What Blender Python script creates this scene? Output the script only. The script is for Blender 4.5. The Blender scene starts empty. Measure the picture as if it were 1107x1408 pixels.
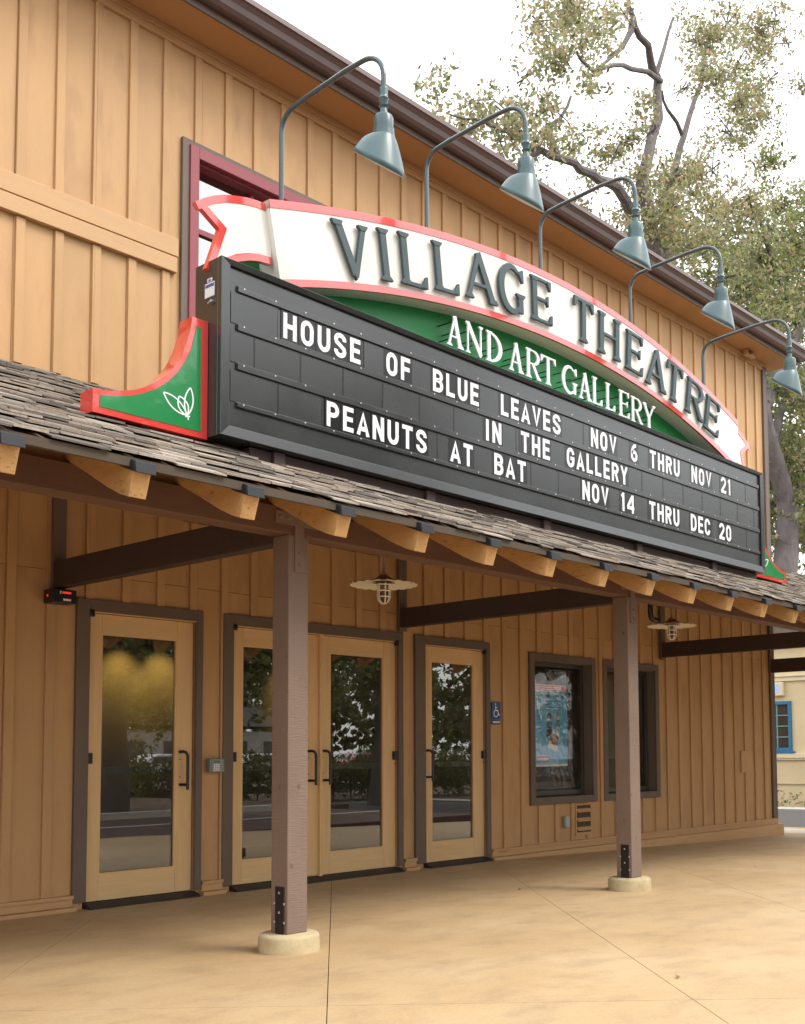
import bpy, math, random
import numpy as np
from mathutils import Vector, Matrix
random.seed(7)
rng = np.random.default_rng(11)
scene = bpy.context.scene
COL = scene.collection
R = math.radians

# ------------------------------------------------------------------ camera, sky, sun, exposure
cam_d = bpy.data.cameras.new("camera")
cam = bpy.data.objects.new("camera", cam_d); COL.objects.link(cam)
cam_d.sensor_fit = 'HORIZONTAL'; cam_d.sensor_width = 36.0
cam_d.lens = 1544.2068 / 1107 * 36
cam_d.shift_x = -0.12923; cam_d.shift_y = 0.20187
cam_d.clip_start = 0.05; cam_d.clip_end = 2000
r_ = Vector((0.637636, -0.77028, -0.009385)); u_ = Vector((-0.048769, -0.052523, 0.997428)); f_ = Vector((0.768792, 0.635539, 0.071056))
m = Matrix((r_, u_, -f_)).transposed().to_4x4(); m.translation = Vector((-4.4391, -7.7026, 1.0993))
cam.matrix_world = m
scene.camera = cam
scene.view_settings.view_transform = 'Standard'
scene.view_settings.look = 'None'
scene.view_settings.gamma = 1.0
scene.view_settings.exposure = 1.42
SUN_EL, SUN_AZ = 52.0, 150.0          # azimuth measured clockwise from +Y
world = bpy.data.worlds.new("World"); scene.world = world; world.use_nodes = True
nt = world.node_tree; nt.nodes.clear()
sky = nt.nodes.new('ShaderNodeTexSky'); sky.sky_type = 'NISHITA'; sky.sun_disc = False
sky.sun_elevation = R(SUN_EL); sky.sun_rotation = R(SUN_AZ); sky.dust_density = 4.0; sky.air_density = 1.5
mixn = nt.nodes.new('ShaderNodeMix'); mixn.data_type = 'RGBA'
mixn.inputs[0].default_value = 0.84; mixn.inputs[7].default_value = (9.6, 9.7, 9.9, 1)
bg = nt.nodes.new('ShaderNodeBackground'); bg.inputs[1].default_value = 0.1
wo = nt.nodes.new('ShaderNodeOutputWorld')
nt.links.new(sky.outputs[0], mixn.inputs[6]); nt.links.new(mixn.outputs[2], bg.inputs[0]); nt.links.new(bg.outputs[0], wo.inputs[0])
sd = bpy.data.lights.new("sun", 'SUN'); sd.energy = 0.85; sd.angle = R(24); sd.color = (1.0, 0.95, 0.87)
sun = bpy.data.objects.new("sun", sd); COL.objects.link(sun)
az = R(SUN_AZ); el = R(SUN_EL)
sdir = Vector((math.sin(az)*math.cos(el), math.cos(az)*math.cos(el), math.sin(el)))
sun.rotation_euler = sdir.to_track_quat('Z', 'Y').to_euler()

# ------------------------------------------------------------------ materials
MATS = {}
def mat(name, col, rough=0.6, var=0.10, scale=2.0, stretch=(1, 1, 1), bump=0.0, bscale=60.0, metal=0.0, coat=0.0,
        col2=None, spots=None, trans=0.0, spec=0.5, objvar=0.0, bstretch=None, bdist=0.004):
    if name in MATS: return MATS[name]
    M = bpy.data.materials.new(name); M.use_nodes = True
    n = M.node_tree; b = n.nodes['Principled BSDF']
    b.inputs['Roughness'].default_value = rough; b.inputs['Metallic'].default_value = metal
    b.inputs['Coat Weight'].default_value = coat; b.inputs['Coat IOR'].default_value = 1.8 if name == 'red_paint_x' else 1.5; b.inputs['Specular IOR Level'].default_value = spec
    tc = n.nodes.new('ShaderNodeTexCoord'); mp = n.nodes.new('ShaderNodeMapping'); mp.inputs['Scale'].default_value = stretch
    oi = n.nodes.new('ShaderNodeObjectInfo')
    add = n.nodes.new('ShaderNodeVectorMath'); add.operation = 'ADD'
    sc = n.nodes.new('ShaderNodeMath'); sc.operation = 'MULTIPLY'; sc.inputs[1].default_value = 37.0
    n.links.new(oi.outputs['Random'], sc.inputs[0]); n.links.new(tc.outputs['Object'], add.inputs[0]); n.links.new(sc.outputs[0], add.inputs[1])
    n.links.new(add.outputs[0], mp.inputs['Vector'])
    nz = n.nodes.new('ShaderNodeTexNoise'); nz.inputs['Scale'].default_value = scale; nz.inputs['Detail'].default_value = 6; nz.inputs['Roughness'].default_value = 0.62
    n.links.new(mp.outputs[0], nz.inputs['Vector'])
    cr = n.nodes.new('ShaderNodeValToRGB')
    c2 = col2 or tuple(min(1, c*(1+var)) for c in col); c1 = tuple(c*(1-var) for c in col)
    cr.color_ramp.elements[0].position = 0.3; cr.color_ramp.elements[1].position = 0.7
    cr.color_ramp.elements[0].color = (*c1, 1); cr.color_ramp.elements[1].color = (*c2, 1)
    n.links.new(nz.outputs['Fac'], cr.inputs[0]); out = cr.outputs[0]
    if spots:
        s_scale, s_lo, s_hi, s_col = spots
        nz2 = n.nodes.new('ShaderNodeTexNoise'); nz2.inputs['Scale'].default_value = s_scale; nz2.inputs['Detail'].default_value = 8
        n.links.new(mp.outputs[0], nz2.inputs['Vector'])
        mr = n.nodes.new('ShaderNodeMapRange'); mr.inputs[1].default_value = s_lo; mr.inputs[2].default_value = s_hi
        n.links.new(nz2.outputs['Fac'], mr.inputs[0])
        mx = n.nodes.new('ShaderNodeMix'); mx.data_type = 'RGBA'; mx.inputs[7].default_value = (*s_col, 1)
        n.links.new(mr.outputs[0], mx.inputs[0]); n.links.new(out, mx.inputs[6]); out = mx.outputs[2]
    if objvar:
        hv = n.nodes.new('ShaderNodeHueSaturation'); ma = n.nodes.new('ShaderNodeMapRange')
        ma.inputs[3].default_value = 1-objvar; ma.inputs[4].default_value = 1+objvar
        n.links.new(oi.outputs['Random'], ma.inputs[0]); n.links.new(ma.outputs[0], hv.inputs['Value']); n.links.new(out, hv.inputs['Color']); out = hv.outputs[0]
    n.links.new(out, b.inputs['Base Color'])
    if rough > 0.15:
        rr = n.nodes.new('ShaderNodeMapRange'); rr.inputs[3].default_value = max(0.05, rough-0.08); rr.inputs[4].default_value = min(1, rough+0.08)
        n.links.new(nz.outputs['Fac'], rr.inputs[0]); n.links.new(rr.outputs[0], b.inputs['Roughness'])
    if bump:
        mp2 = n.nodes.new('ShaderNodeMapping'); mp2.inputs['Scale'].default_value = bstretch or stretch
        n.links.new(add.outputs[0], mp2.inputs['Vector'])
        nb = n.nodes.new('ShaderNodeTexNoise'); nb.inputs['Scale'].default_value = bscale; nb.inputs['Detail'].default_value = 5
        n.links.new(mp2.outputs[0], nb.inputs['Vector'])
        bp = n.nodes.new('ShaderNodeBump'); bp.inputs['Strength'].default_value = bump; bp.inputs['Distance'].default_value = bdist
        n.links.new(nb.outputs['Fac'], bp.inputs['Height']); n.links.new(bp.outputs[0], b.inputs['Normal'])
    if trans:
        o = n.nodes['Material Output']; tr = n.nodes.new('ShaderNodeBsdfTranslucent'); ms = n.nodes.new('ShaderNodeMixShader')
        n.links.new(out, tr.inputs[0]); ms.inputs[0].default_value = trans
        n.links.new(b.outputs[0], ms.inputs[1]); n.links.new(tr.outputs[0], ms.inputs[2]); n.links.new(ms.outputs[0], o.inputs[0])
    MATS[name] = M; return M

def glass(name, tint=(0.75, 0.75, 0.72), ior=1.9, rough=0.0, wav=0.0, wscale=3.0, wstretch=(1, 1, 1), extra=0.0):
    M = bpy.data.materials.new(name); M.use_nodes = True; n = M.node_tree; n.nodes.clear()
    o = n.nodes.new('ShaderNodeOutputMaterial'); t = n.nodes.new('ShaderNodeBsdfTransparent'); g = n.nodes.new('ShaderNodeBsdfGlossy')
    t.inputs[0].default_value = (*tint, 1); g.inputs['Roughness'].default_value = rough
    lw = n.nodes.new('ShaderNodeLayerWeight'); pw = n.nodes.new('ShaderNodeMath'); pw.operation = 'POWER'; pw.inputs[1].default_value = 4.5
    n.links.new(lw.outputs['Facing'], pw.inputs[0])
    r0 = ((ior-1)/(ior+1))**2+extra
    ad = n.nodes.new('ShaderNodeMath'); ad.operation = 'MULTIPLY_ADD'; ad.inputs[1].default_value = 1-r0; ad.inputs[2].default_value = r0; ad.use_clamp = True
    n.links.new(pw.outputs[0], ad.inputs[0])
    m_ = n.nodes.new('ShaderNodeMixShader'); n.links.new(ad.outputs[0], m_.inputs[0]); n.links.new(t.outputs[0], m_.inputs[1]); n.links.new(g.outputs[0], m_.inputs[2])
    n.links.new(m_.outputs[0], o.inputs[0])
    if wav:
        tc = n.nodes.new('ShaderNodeTexCoord'); mp = n.nodes.new('ShaderNodeMapping'); mp.inputs['Scale'].default_value = wstretch
        if name == 'plastic_film': mp.inputs['Rotation'].default_value = (0, R(-38), 0)
        nz = n.nodes.new('ShaderNodeTexNoise'); nz.inputs['Scale'].default_value = wscale; nz.inputs['Detail'].default_value = 3
        bp = n.nodes.new('ShaderNodeBump'); bp.inputs['Strength'].default_value = wav; bp.inputs['Distance'].default_value = 0.05
        n.links.new(tc.outputs['Object'], mp.inputs[0]); n.links.new(mp.outputs[0], nz.inputs['Vector']); n.links.new(nz.outputs['Fac'], bp.inputs['Height']); n.links.new(bp.outputs[0], g.inputs['Normal'])
    MATS[name] = M; return M

def emit(name, col, s):
    M = bpy.data.materials.new(name); M.use_nodes = True; b = M.node_tree.nodes['Principled BSDF']
    b.inputs['Emission Color'].default_value = (*col, 1); b.inputs['Emission Strength'].default_value = s; b.inputs['Base Color'].default_value = (*col, 1)
    return M

VG = (6, 6, 0.5)      # vertical grain
siding = mat('siding_paint', (0.525, 0.308, 0.138), 0.62, 0.09, 1.6, (1.5, 1.5, 0.5), 0.35, 40, bstretch=(4, 4, 0.35), objvar=0.035, spots=(2.6, 0.55, 0.80, (0.40, 0.225, 0.105)))
siding_hi = mat('siding_trim_paint', (0.535, 0.316, 0.145), 0.55, 0.05, 3, (0.6, 3, 3), 0.3, 40, bstretch=(0.5, 5, 5), spots=(5, 0.62, 0.75, (0.38, 0.21, 0.12)))
soffit_m = mat('soffit_paint', (0.46, 0.25, 0.10), 0.7, 0.06, 2)
brown = mat('brown_trim_paint', (0.138, 0.100, 0.076), 0.6, 0.10, 4, (1, 1, 0.3), 0.4, 60, bstretch=(5, 5, 0.6))
post_m = mat('post_paint', (0.200, 0.140, 0.108), 0.62, 0.10, 4, (1, 1, 0.6), 0.5, 26, bstretch=(0.6, 0.6, 6), spots=(14, 0.66, 0.72, (0.10, 0.06, 0.05)), bdist=0.008)
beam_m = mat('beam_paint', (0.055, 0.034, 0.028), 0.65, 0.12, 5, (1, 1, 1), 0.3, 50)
girder_m = mat('girder_paint', (0.135, 0.068, 0.042), 0.65, 0.12, 5, (0.3, 2, 2), 0.3, 50, bstretch=(0.4, 5, 5))
rafter_m = mat('rafter_paint', (0.56, 0.325, 0.130), 0.62, 0.10, 7, (3, 1, 3), 0.5, 30, bstretch=(6, 1, 4), spots=(16, 0.62, 0.68, (0.36, 0.20, 0.09)), objvar=0.06)
gutter_m = mat('gutter_paint', (0.135, 0.092, 0.085), 0.35, 0.06, 3)
flash_m = mat('flashing_metal', (0.020, 0.022, 0.025), 0.5, 0.2, 12, spec=0.35)
magenta = mat('maroon_paint', (0.27, 0.050, 0.065), 0.5, 0.08, 4)
doorwood = mat('door_wood', (0.72, 0.47, 0.225), 0.42, 0.07, 3, (8, 8, 0.7), 0.15, 40, bstretch=(10, 10, 0.6))
doorrail = mat('door_wood_rail', (0.73, 0.485, 0.235), 0.42, 0.07, 3, (0.7, 8, 8), 0.15, 40, bstretch=(0.6, 10, 10))
black = mat('black_metal', (0.012, 0.012, 0.013), 0.35, 0.1, 8)
rubber = mat('threshold_black', (0.018, 0.018, 0.019), 0.5, 0.2, 8, bump=0.3)
cab_m = mat('sign_black_paint', (0.016, 0.018, 0.018), 0.24, 0.1, 3, spec=0.9)
panel_m = mat('sign_black_panel', (0.014, 0.016, 0.016), 0.26, 0.12, 2, objvar=0.12, spec=0.9)
card_m = mat('letter_card_black', (0.010, 0.010, 0.012), 0.22, 0.1, 3)
white_l = mat('letter_white', (0.86, 0.86, 0.88), 0.4, 0.02, 3)
rivet_m = mat('rivet_metal', (0.6, 0.6, 0.6), 0.3, 0.1, 5, metal=0.8)
banner_m = mat('banner_white_paint', (0.80, 0.785, 0.72), 0.30, 0.03, 1.2)
red_m = mat('red_paint', (0.68, 0.040, 0.028), 0.16, 0.04, 2, coat=1.0, spec=0.9)
green_m = mat('green_paint', (0.008, 0.215, 0.055), 0.20, 0.06, 2, coat=0.6, spec=0.5)
board_green = mat('board_green_paint', (0.010, 0.27, 0.065), 0.45, 0.06, 2)
slate_m = mat('slate_green_paint', (0.045, 0.075, 0.082), 0.5, 0.08, 5)
lamp_m = mat('lamp_green_enamel', (0.060, 0.115, 0.122), 0.34, 0.08, 4, coat=0.15)
lampin_m = mat('lamp_white_inside', (0.75, 0.77, 0.74), 0.35, 0.03, 4)
pipe_m = mat('lamp_pipe_paint', (0.050, 0.085, 0.092), 0.28, 0.05, 4, coat=0.3)
disc_m = mat('porch_lamp_enamel', (0.80, 0.74, 0.60), 0.45, 0.05, 8)
cage_m = mat('porch_lamp_cage', (0.80, 0.78, 0.68), 0.4, 0.04, 8)
concrete = None
foot_m = mat('footing_concrete', (0.50, 0.41, 0.245), 0.85, 0.10, 9, bump=0.5, bscale=60, spots=(6, 0.55, 0.75, (0.36, 0.27, 0.13)))
bolt_m = mat('bolt_metal', (0.35, 0.33, 0.30), 0.4, 0.1, 5, metal=0.7)
shing = [mat('shingle_'+k, c, 0.85, 0.22, 10, (6, 1, 1), 0.7, 30, bstretch=(10, 1, 1), objvar=0.12) for k, c in
         (('grey', (0.225, 0.188, 0.155)), ('tan', (0.285, 0.222, 0.170)), ('pale', (0.34, 0.288, 0.235)), ('dark', (0.13, 0.108, 0.09)))]
deck_m = mat('deck_board', (0.26, 0.16, 0.085), 0.8, 0.15, 4)
leafs = [mat('leaf_'+k, c, 0.5, 0.25, 3, trans=0.5) for k, c in
         (('green', (0.19, 0.215, 0.095)), ('olive', (0.32, 0.31, 0.165)), ('tan', (0.46, 0.36, 0.21)), ('deep', (0.09, 0.115, 0.050)), ('bright', (0.27, 0.34, 0.09)))]
bark = mat('bark', (0.140, 0.120, 0.115), 0.9, 0.3, 6, (1, 1, 0.4), 1.0, 14, bdist=0.03)
door_glass = glass('door_glass', (0.84, 0.84, 0.80), 2.15)
win_glass = glass('window_glass', (0.96, 0.96, 0.95), 1.28)
film = glass('plastic_film', (0.97, 0.97, 0.97), 1.9, 0.06, 0.12, 3.4, (5, 1, 0.8), 0.0)
up_glass = glass('upper_window_glass', (0.25, 0.27, 0.30), 2.6, 0.0, extra=0.25)

# ------------------------------------------------------------------ mesh helpers
class MB:
    def __init__(s): s.v = []; s.f = []; s.m = []
    def add(s, vs, fs, mi=0):
        b = len(s.v); s.v += [tuple(v) for v in vs]; s.f += [tuple(b+i for i in f) for f in fs]; s.m += [mi]*len(fs); return s
    def box(s, x0, x1, y0, y1, z0, z1, mi=0):
        vs = [(x0,y0,z0),(x1,y0,z0),(x1,y1,z0),(x0,y1,z0),(x0,y0,z1),(x1,y0,z1),(x1,y1,z1),(x0,y1,z1)]
        return s.add(vs, [(0,3,2,1),(4,5,6,7),(0,1,5,4),(1,2,6,5),(2,3,7,6),(3,0,4,7)], mi)
    def prism(s, poly, y0, y1, mi=0):       # poly in XZ counter-clockwise seen from -Y
        n = len(poly); vs = [(x, y0, z) for x, z in poly] + [(x, y1, z) for x, z in poly]
        return s.add(vs, [tuple(range(n)), tuple(range(2*n-1, n-1, -1))] + [(i, i+n, (i+1) % n+n, (i+1) % n) for i in range(n)], mi)
    def prism_x(s, poly, x0, x1, mi=0):     # poly in YZ
        n = len(poly); vs = [(x0, y, z) for y, z in poly] + [(x1, y, z) for y, z in poly]
        return s.add(vs, [tuple(range(n-1, -1, -1)), tuple(range(n, 2*n))] + [(i, (i+1) % n, (i+1) % n+n, i+n) for i in range(n)], mi)
    def strip(s, a, b, y0, y1, mi=0):       # band between 2 XZ polylines, extruded y0 (front) to y1
        n = len(a); vs = []
        for (x, z), (p, q) in zip(a, b): vs += [(x, y0, z), (p, y0, q), (x, y1, z), (p, y1, q)]
        fs = []
        for i in range(n-1):
            k = 4*i; l = k+4
            fs += [(k, k+1, l+1, l), (k, l, l+2, k+2), (k+1, k+3, l+3, l+1), (k+2, l+2, l+3, k+3)]
        fs += [(0, 2, 3, 1), (4*n-4, 4*n-3, 4*n-1, 4*n-2)]
        return s.add(vs, fs, mi)
    def tube(s, pts, r, n=10, mi=0, caps=True):
        pts = [Vector(p) for p in pts]; rs = r if isinstance(r, (list, tuple)) else [r]*len(pts)
        vs = []; prev = None
        for i, p in enumerate(pts):
            t = (pts[min(i+1, len(pts)-1)] - pts[max(i-1, 0)]).normalized()
            if prev is None:
                a = Vector((0, 0, 1)) if abs(t.z) < 0.9 else Vector((1, 0, 0)); u = t.cross(a).normalized()
            else: u = (prev - t*prev.dot(t)).normalized()
            prev = u; w = t.cross(u)
            for k in range(n):
                an = 2*math.pi*k/n; vs.append(p + (u*math.cos(an) + w*math.sin(an))*rs[i])
        fs = []
        for i in range(len(pts)-1):
            for k in range(n):
                a = i*n+k; b = i*n+(k+1) % n; fs.append((a, b, b+n, a+n))
        if caps: fs += [tuple(range(n-1, -1, -1)), tuple(range((len(pts)-1)*n, len(pts)*n))]
        return s.add(vs, fs, mi)
    def lathe(s, prof, c=(0, 0, 0), n=24, mi=0, wob=0.0):       # prof [(r,z)] about z through c
        vs = []
        for j, (r, z) in enumerate(prof):
            for k in range(n):
                a = 2*math.pi*k/n; rr = r; zz = z
                if wob and r > wob[1]: rr = r*(1+wob[0]*(k % 2)); zz = z+wob[0]*0.12*(k % 2)
                vs.append((c[0]+rr*math.cos(a), c[1]+rr*math.sin(a), c[2]+zz))
        fs = [(j*n+k, j*n+(k+1) % n, (j+1)*n+(k+1) % n, (j+1)*n+k) for j in range(len(prof)-1) for k in range(n)]
        return s.add(vs, fs, mi)
    def xf(s, fn): s.v = [tuple(fn(*v)) for v in s.v]; return s
    def build(s, name, mats, parent=None, bevel=0.0, smooth=False, label=None, kind=None):
        me = bpy.data.meshes.new(name); me.from_pydata(s.v, [], s.f)
        for m_ in (mats if isinstance(mats, (list, tuple)) else [mats]): me.materials.append(m_)
        me.polygons.foreach_set('material_index', s.m)
        if smooth:
            me.polygons.foreach_set('use_smooth', [True]*len(s.f)); me.set_sharp_from_angle(angle=R(38))
        me.update()
        return link(name, me, parent, bevel, label, kind)

def link(name, me, parent=None, bevel=0.0, label=None, kind=None):
    o = bpy.data.objects.new(name, me); COL.objects.link(o)
    if parent is not None: attach(o, parent)
    if bevel:
        b = o.modifiers.new('bevel', 'BEVEL'); b.width = bevel; b.segments = 2; b.limit_method = 'ANGLE'; b.angle_limit = R(40)
    if label: o['label'] = label
    if kind: o['kind'] = kind
    return o
WM = {}
def attach(o, parent):
    o.parent = parent
    L = Vector(parent.location) if parent.type == 'EMPTY' else Vector((0, 0, 0))
    o.matrix_parent_inverse = Matrix.Translation(-L)
def thing(name, label, cat, loc=(0, 0, 0), group=None):
    o = bpy.data.objects.new(name, None); COL.objects.link(o); o.location = loc; o.empty_display_size = 0.2
    o['label'] = label; o['category'] = cat
    if group: o['group'] = group
    return o
def tagged(o, label=None, cat=None, group=None, kind=None):
    if label: o['label'] = label
    if cat: o['category'] = cat
    if group: o['group'] = group
    if kind: o['kind'] = kind
    return o
def copy_tree(o, delta, parent=None, label=None):
    c = o.copy(); COL.objects.link(c)
    if parent is None:
        c.location = Vector(o.location) + Vector(delta)
        if label: c['label'] = label
    else:
        c.parent = parent
    for ch in o.children: copy_tree(ch, delta, c)
    return c
def lerp(a, b, t): return a+(b-a)*t

# ------------------------------------------------------------------ glyphs (strokes in a unit-height box)
def arc(cx, cz, rx, rz, a0, a1, n=10): return [(cx+rx*math.cos(R(lerp(a0, a1, i/n))), cz+rz*math.sin(R(lerp(a0, a1, i/n)))) for i in range(n+1)]
def offset(pts, ws, closed=False):
    n = len(pts); L = []; Q = []
    for i in range(n):
        p = Vector(pts[i])
        if closed: a = Vector(pts[(i-1) % n]); b = Vector(pts[(i+1) % n])
        else: a = Vector(pts[max(i-1, 0)]); b = Vector(pts[min(i+1, n-1)])
        d1 = (p-a).normalized() if (p-a).length > 1e-9 else (b-p).normalized()
        d2 = (b-p).normalized() if (b-p).length > 1e-9 else d1
        n1 = Vector((-d1.y, d1.x)); n2 = Vector((-d2.y, d2.x)); nn = (n1+n2).normalized()
        k = ws[i]/2/max(0.5, nn.dot(n1)); L.append(tuple(p+nn*k)); Q.append(tuple(p-nn*k))
    if closed: L.append(L[0]); Q.append(Q[0])
    return L, Q
def sans(ch, W, s):
    a = s/2; r = W-a; t = 1-a; c = W/2; rx = c-a; rz = min(0.26, 0.5-a)
    g = {
     'H': [[(a,0),(a,1)], [(r,0),(r,1)], [(a,.5),(r,.5)]],
     'U': [[(a,1)]+arc(c, a+rz, rx, rz, 180, 360)+[(r,1)]],
     'E': [[(a,0),(a,1)], [(a,t),(W,t)], [(a,.51),(W*.93,.51)], [(a,a),(W,a)]],
     'F': [[(a,0),(a,1)], [(a,t),(W,t)], [(a,.5),(W*.92,.5)]],
     'L': [[(a,0),(a,1)], [(a,a),(W,a)]],
     'T': [[(0,t),(W,t)], [(c,0),(c,t)]],
     'I': [[(c,0),(c,1)]], '1': [[(c+.03,0),(c+.03,1)], [(c+.03,.93),(c-.13,.76)]],
     'N': [[(a,0),(a,1)], [(r,0),(r,1)], [(a,.97),(r,.03)]],
     'V': [[(a*.9,1),(c,.04),(W-a*.9,1)]],
     'A': [[(a*.85,0),(c,.94),(W-a*.85,0)], [(a*1.6,.28),(W-a*1.6,.28)]],
     'Y': [[(a*.8,1),(c,.46),(W-a*.8,1)], [(c,0),(c,.5)]],
     'P': [[(a,0),(a,1)], [(a,t),(c,t)]+arc(c, t-.215, rx, .215, 90, -90, 8)+[(a,t-.43)]],
     'R': [[(a,0),(a,1)], [(a,t),(c,t)]+arc(c, t-.2, rx, .2, 90, -90, 8)+[(a,t-.4)], [(c,.5),(r,.0)]],
     'B': [[(a,0),(a,1)], [(a,t),(c,t)]+arc(c, t-.19, rx*.92, .19, 90, -90, 8)+[(a,t-.38)], [(c,.525)]+arc(c, a+.215, rx, .215, 90, -90, 8)+[(a,a)]],
     'D': [[(a,0),(a,1)], [(a,t),(c*.9,t)]+arc(c*.9, t-.3, r-c*.9, .3, 90, 0, 7)+arc(c*.9, a+.3, r-c*.9, .3, 0, -90, 7)+[(a,a)]],
     'C': [arc(c, t-rz, rx, rz, 6, 180)+arc(c, a+rz, rx, rz, 180, 354)],
     'G': [arc(c, t-rz, rx, rz, 6, 180)+arc(c, a+rz, rx, rz, 180, 360)+[(r,.46)], [(r+a,.46),(c,.46)]],
     'S': [arc(c, t-.19, rx, .19, -8, 180, 10)+[(a+.035,.61),(c,.5),(r-.035,.39)]+arc(c, a+.19, rx, .19, 0, -188, 10)],
     '2': [arc(c, t-.19, rx, .19, 185, -10, 10)+[(r-.02,.60),(c+.02,.38),(a+.01,.14)], [(0,a),(W,a)]],
     '4': [[(r-.04,0),(r-.04,1)], [(r-.06,.95),(a*.9,.33)], [(0,.28),(W,.28)]],
     '6': [[(r-.03,.90),(c+.02,.87),(a+.10,.72),(a+.01,.50)]+arc(c, a+.20, rx, .20, 175, 360)+arc(c, a+.24, rx, .20, 0, 150)[1:]],
    }
    if ch in 'O0':
        pts = arc(c, t-rz, rx, rz, 0, 180)+arc(c, a+rz, rx, rz, 180, 360); return [(pts[:-1], s, True)]
    return [(p, s, False) for p in g[ch]]
def sans_mb(ch, W, x, z, h, y, d, s=0.175):
    mb = MB()
    for j, (p, w, cl) in enumerate(sans(ch, W, s)):
        L, Q = offset(p, [w]*len(p), cl)
        cz = lambda q: min(1.0, max(0.0, q))
        mb.strip([(x+u*h, z+cz(v)*h) for u, v in L], [(x+u*h, z+cz(v)*h) for u, v in Q], y-d-j*0.0005, y)
    return mb
def serif(ch, W, T=0.16, t=0.065):
    """returns strokes [(pts, widths, closed)] and polys in a box W x 1"""
    S = []; P = []
    def st(p, w, cl=False): S.append((p, w if isinstance(w, list) else [w]*len(p), cl))
    def sf(x, y, hw, w, d): P.append([(x-hw, y), (x+hw, y), (x+hw, y+.03*d), (x+w/2, y+.10*d), (x-w/2, y+.10*d), (x-hw, y+.03*d)][::d])
    def stem(x, w=T, bot=True, top=True, hw=None):
        st([(x, 0.02), (x, 0.98)], w); hw = hw or w*0.95
        if bot: sf(x, 0, hw, w, 1)
        if top: sf(x, 1, hw, w, -1)
    if ch == 'I': stem(W/2)
    elif ch == 'L':
        stem(T*.95); st([(T, .035), (W-.02, .035)], t*1.1); P.append([(W-.16, .02), (W, .0), (W+.01, .24), (W-.03, .24)])
    elif ch == 'E':
        stem(T*.95); st([(T, .035), (W-.03, .035)], t); st([(T, .965), (W-.05, .965)], t); st([(T, .52), (W*.78, .52)], t)
        P.append([(W-.14, .02), (W, .0), (W+.01, .23), (W-.03, .23)]); P.append([(W-.17, .98), (W-.07, .78), (W-.03, .78), (W-.02, 1.0)])
        P.append([(W*.70, .52), (W*.80, .40), (W*.83, .40), (W*.83, .64), (W*.80, .64)])
    elif ch == 'T':
        stem(W/2, top=False); st([(.02, .96), (W-.02, .96)], t*1.25)
        P.append([(0, 1.0), (-.01, .76), (.035, .76), (.15, .95)]); P.append([(W-.15, .95), (W-.035, .76), (W+.01, .76), (W, 1.0)])
    elif ch == 'H':
        stem(T*.95); stem(W-T*.95); st([(T, .50), (W-T, .50)], t)
    elif ch == 'V':
        st([(T*.85, .98), (W*.52, .06)], T*1.05); st([(W-t*1.6, .98), (W*.52, .04)], t*1.6)
        P.append([(W*.52-.06, .09), (W*.52, -.03), (W*.52+.07, .12)])
        sf(T*.75, 1, T*.85, T*1.1, -1); sf(W-t*1.9, 1, T*.78, t*1.6, -1)
    elif ch == 'A':
        st([(t*1.6, .02), (W*.5, .97)], t*1.5); st([(W*.47, .99), (W-T*.72, .02)], T*1.05); st([(W*.26, .32), (W*.72, .32)], t)
        sf(t*2.0, 0, T*.78, t*1.4, 1); sf(W-T*.62, 0, T*.88, T, 1)
    elif ch == 'Y':
        st([(T*.8, .98), (W*.5, .45)], T); st([(W-t*1.8, .98), (W*.5, .42)], t*1.4); st([(W/2, .02), (W/2, .48)], T)
        sf(W/2, 0, T*.95, T, 1); sf(T*.75, 1, T*.8, T, -1); sf(W-t*1.9, 1, T*.7, t*1.4, -1)
    elif ch == 'N':
        st([(t*1.9, .02), (t*1.9, .98)], t*1.1); st([(W-t*1.9, .0), (W-t*1.9, .98)], t*1.1); st([(t*1.7, .98), (W-t*1.8, .03)], T*1.05)
        sf(t*1.9, 0, t*1.9, t, 1); sf(W-t*1.9, 1, t*1.9, t, -1); sf(t*1.2, 1, t*1.6, t, -1)
    elif ch == 'D':
        stem(T*.95); p = arc(T, .5, W-T*1.5, .465, 90, -90, 16); st(p, [lerp(t, T*1.15, math.sin(math.pi*i/16)**1.5) for i in range(17)])
    elif ch == 'R':
        stem(T*.95); p = [(T, .965)]+arc(W*.5, .74, W*.5-T*.55, .225, 90, -90, 12)+[(T, .515)]
        st(p, [t]+[lerp(t, T, math.sin(math.pi*i/12)**1.3) for i in range(13)]+[t]); st([(W*.48, .52), (W-T*.45, .03)], [T*.9, T]); sf(W-T*.35, 0, T*.7, T*.9, 1)
    elif ch == 'G':
        p = arc(W*.52, .5, W*.52-T*.5, .47, 52, 318, 22)
        st(p, [lerp(t*1.1, T*1.1, max(0, math.sin(math.pi*(i/22)))**1.2) for i in range(23)])
        st([(W-T*.75, .04), (W-T*.75, .42)], T*.95); sf(W-T*.75, .44, T*.95, T, -1)
        P.append([(W-.20, .90), (W-.05, .70), (W-.01, .70), (W-.02, .97), (W-.06, .97)])
    return S, P
def serif_mb(ch, W, h, cx, z, rot, y, d, T=0.16, t=0.065):
    S, P = serif(ch, W, T, t); mb = MB(); ca, sa = math.cos(R(rot)), math.sin(R(rot))
    def g(p): u, v = (p[0]-W/2)*h, p[1]*h; return (cx+u*ca-v*sa, z+u*sa+v*ca)
    for j, (p, w, cl) in enumerate(S):
        L, Q = offset(p, w, cl); mb.strip([g(q) for q in L], [g(q) for q in Q], y-d-j*0.0006, y)
    for j, p in enumerate(P):
        area = sum(p[i][0]*p[(i+1) % len(p)][1]-p[(i+1) % len(p)][0]*p[i][1] for i in range(len(p)))
        if area < 0: p = p[::-1]
        mb.prism([g(q) for q in p], y-d-0.003-j*0.0006, y)
    return mb

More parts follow.
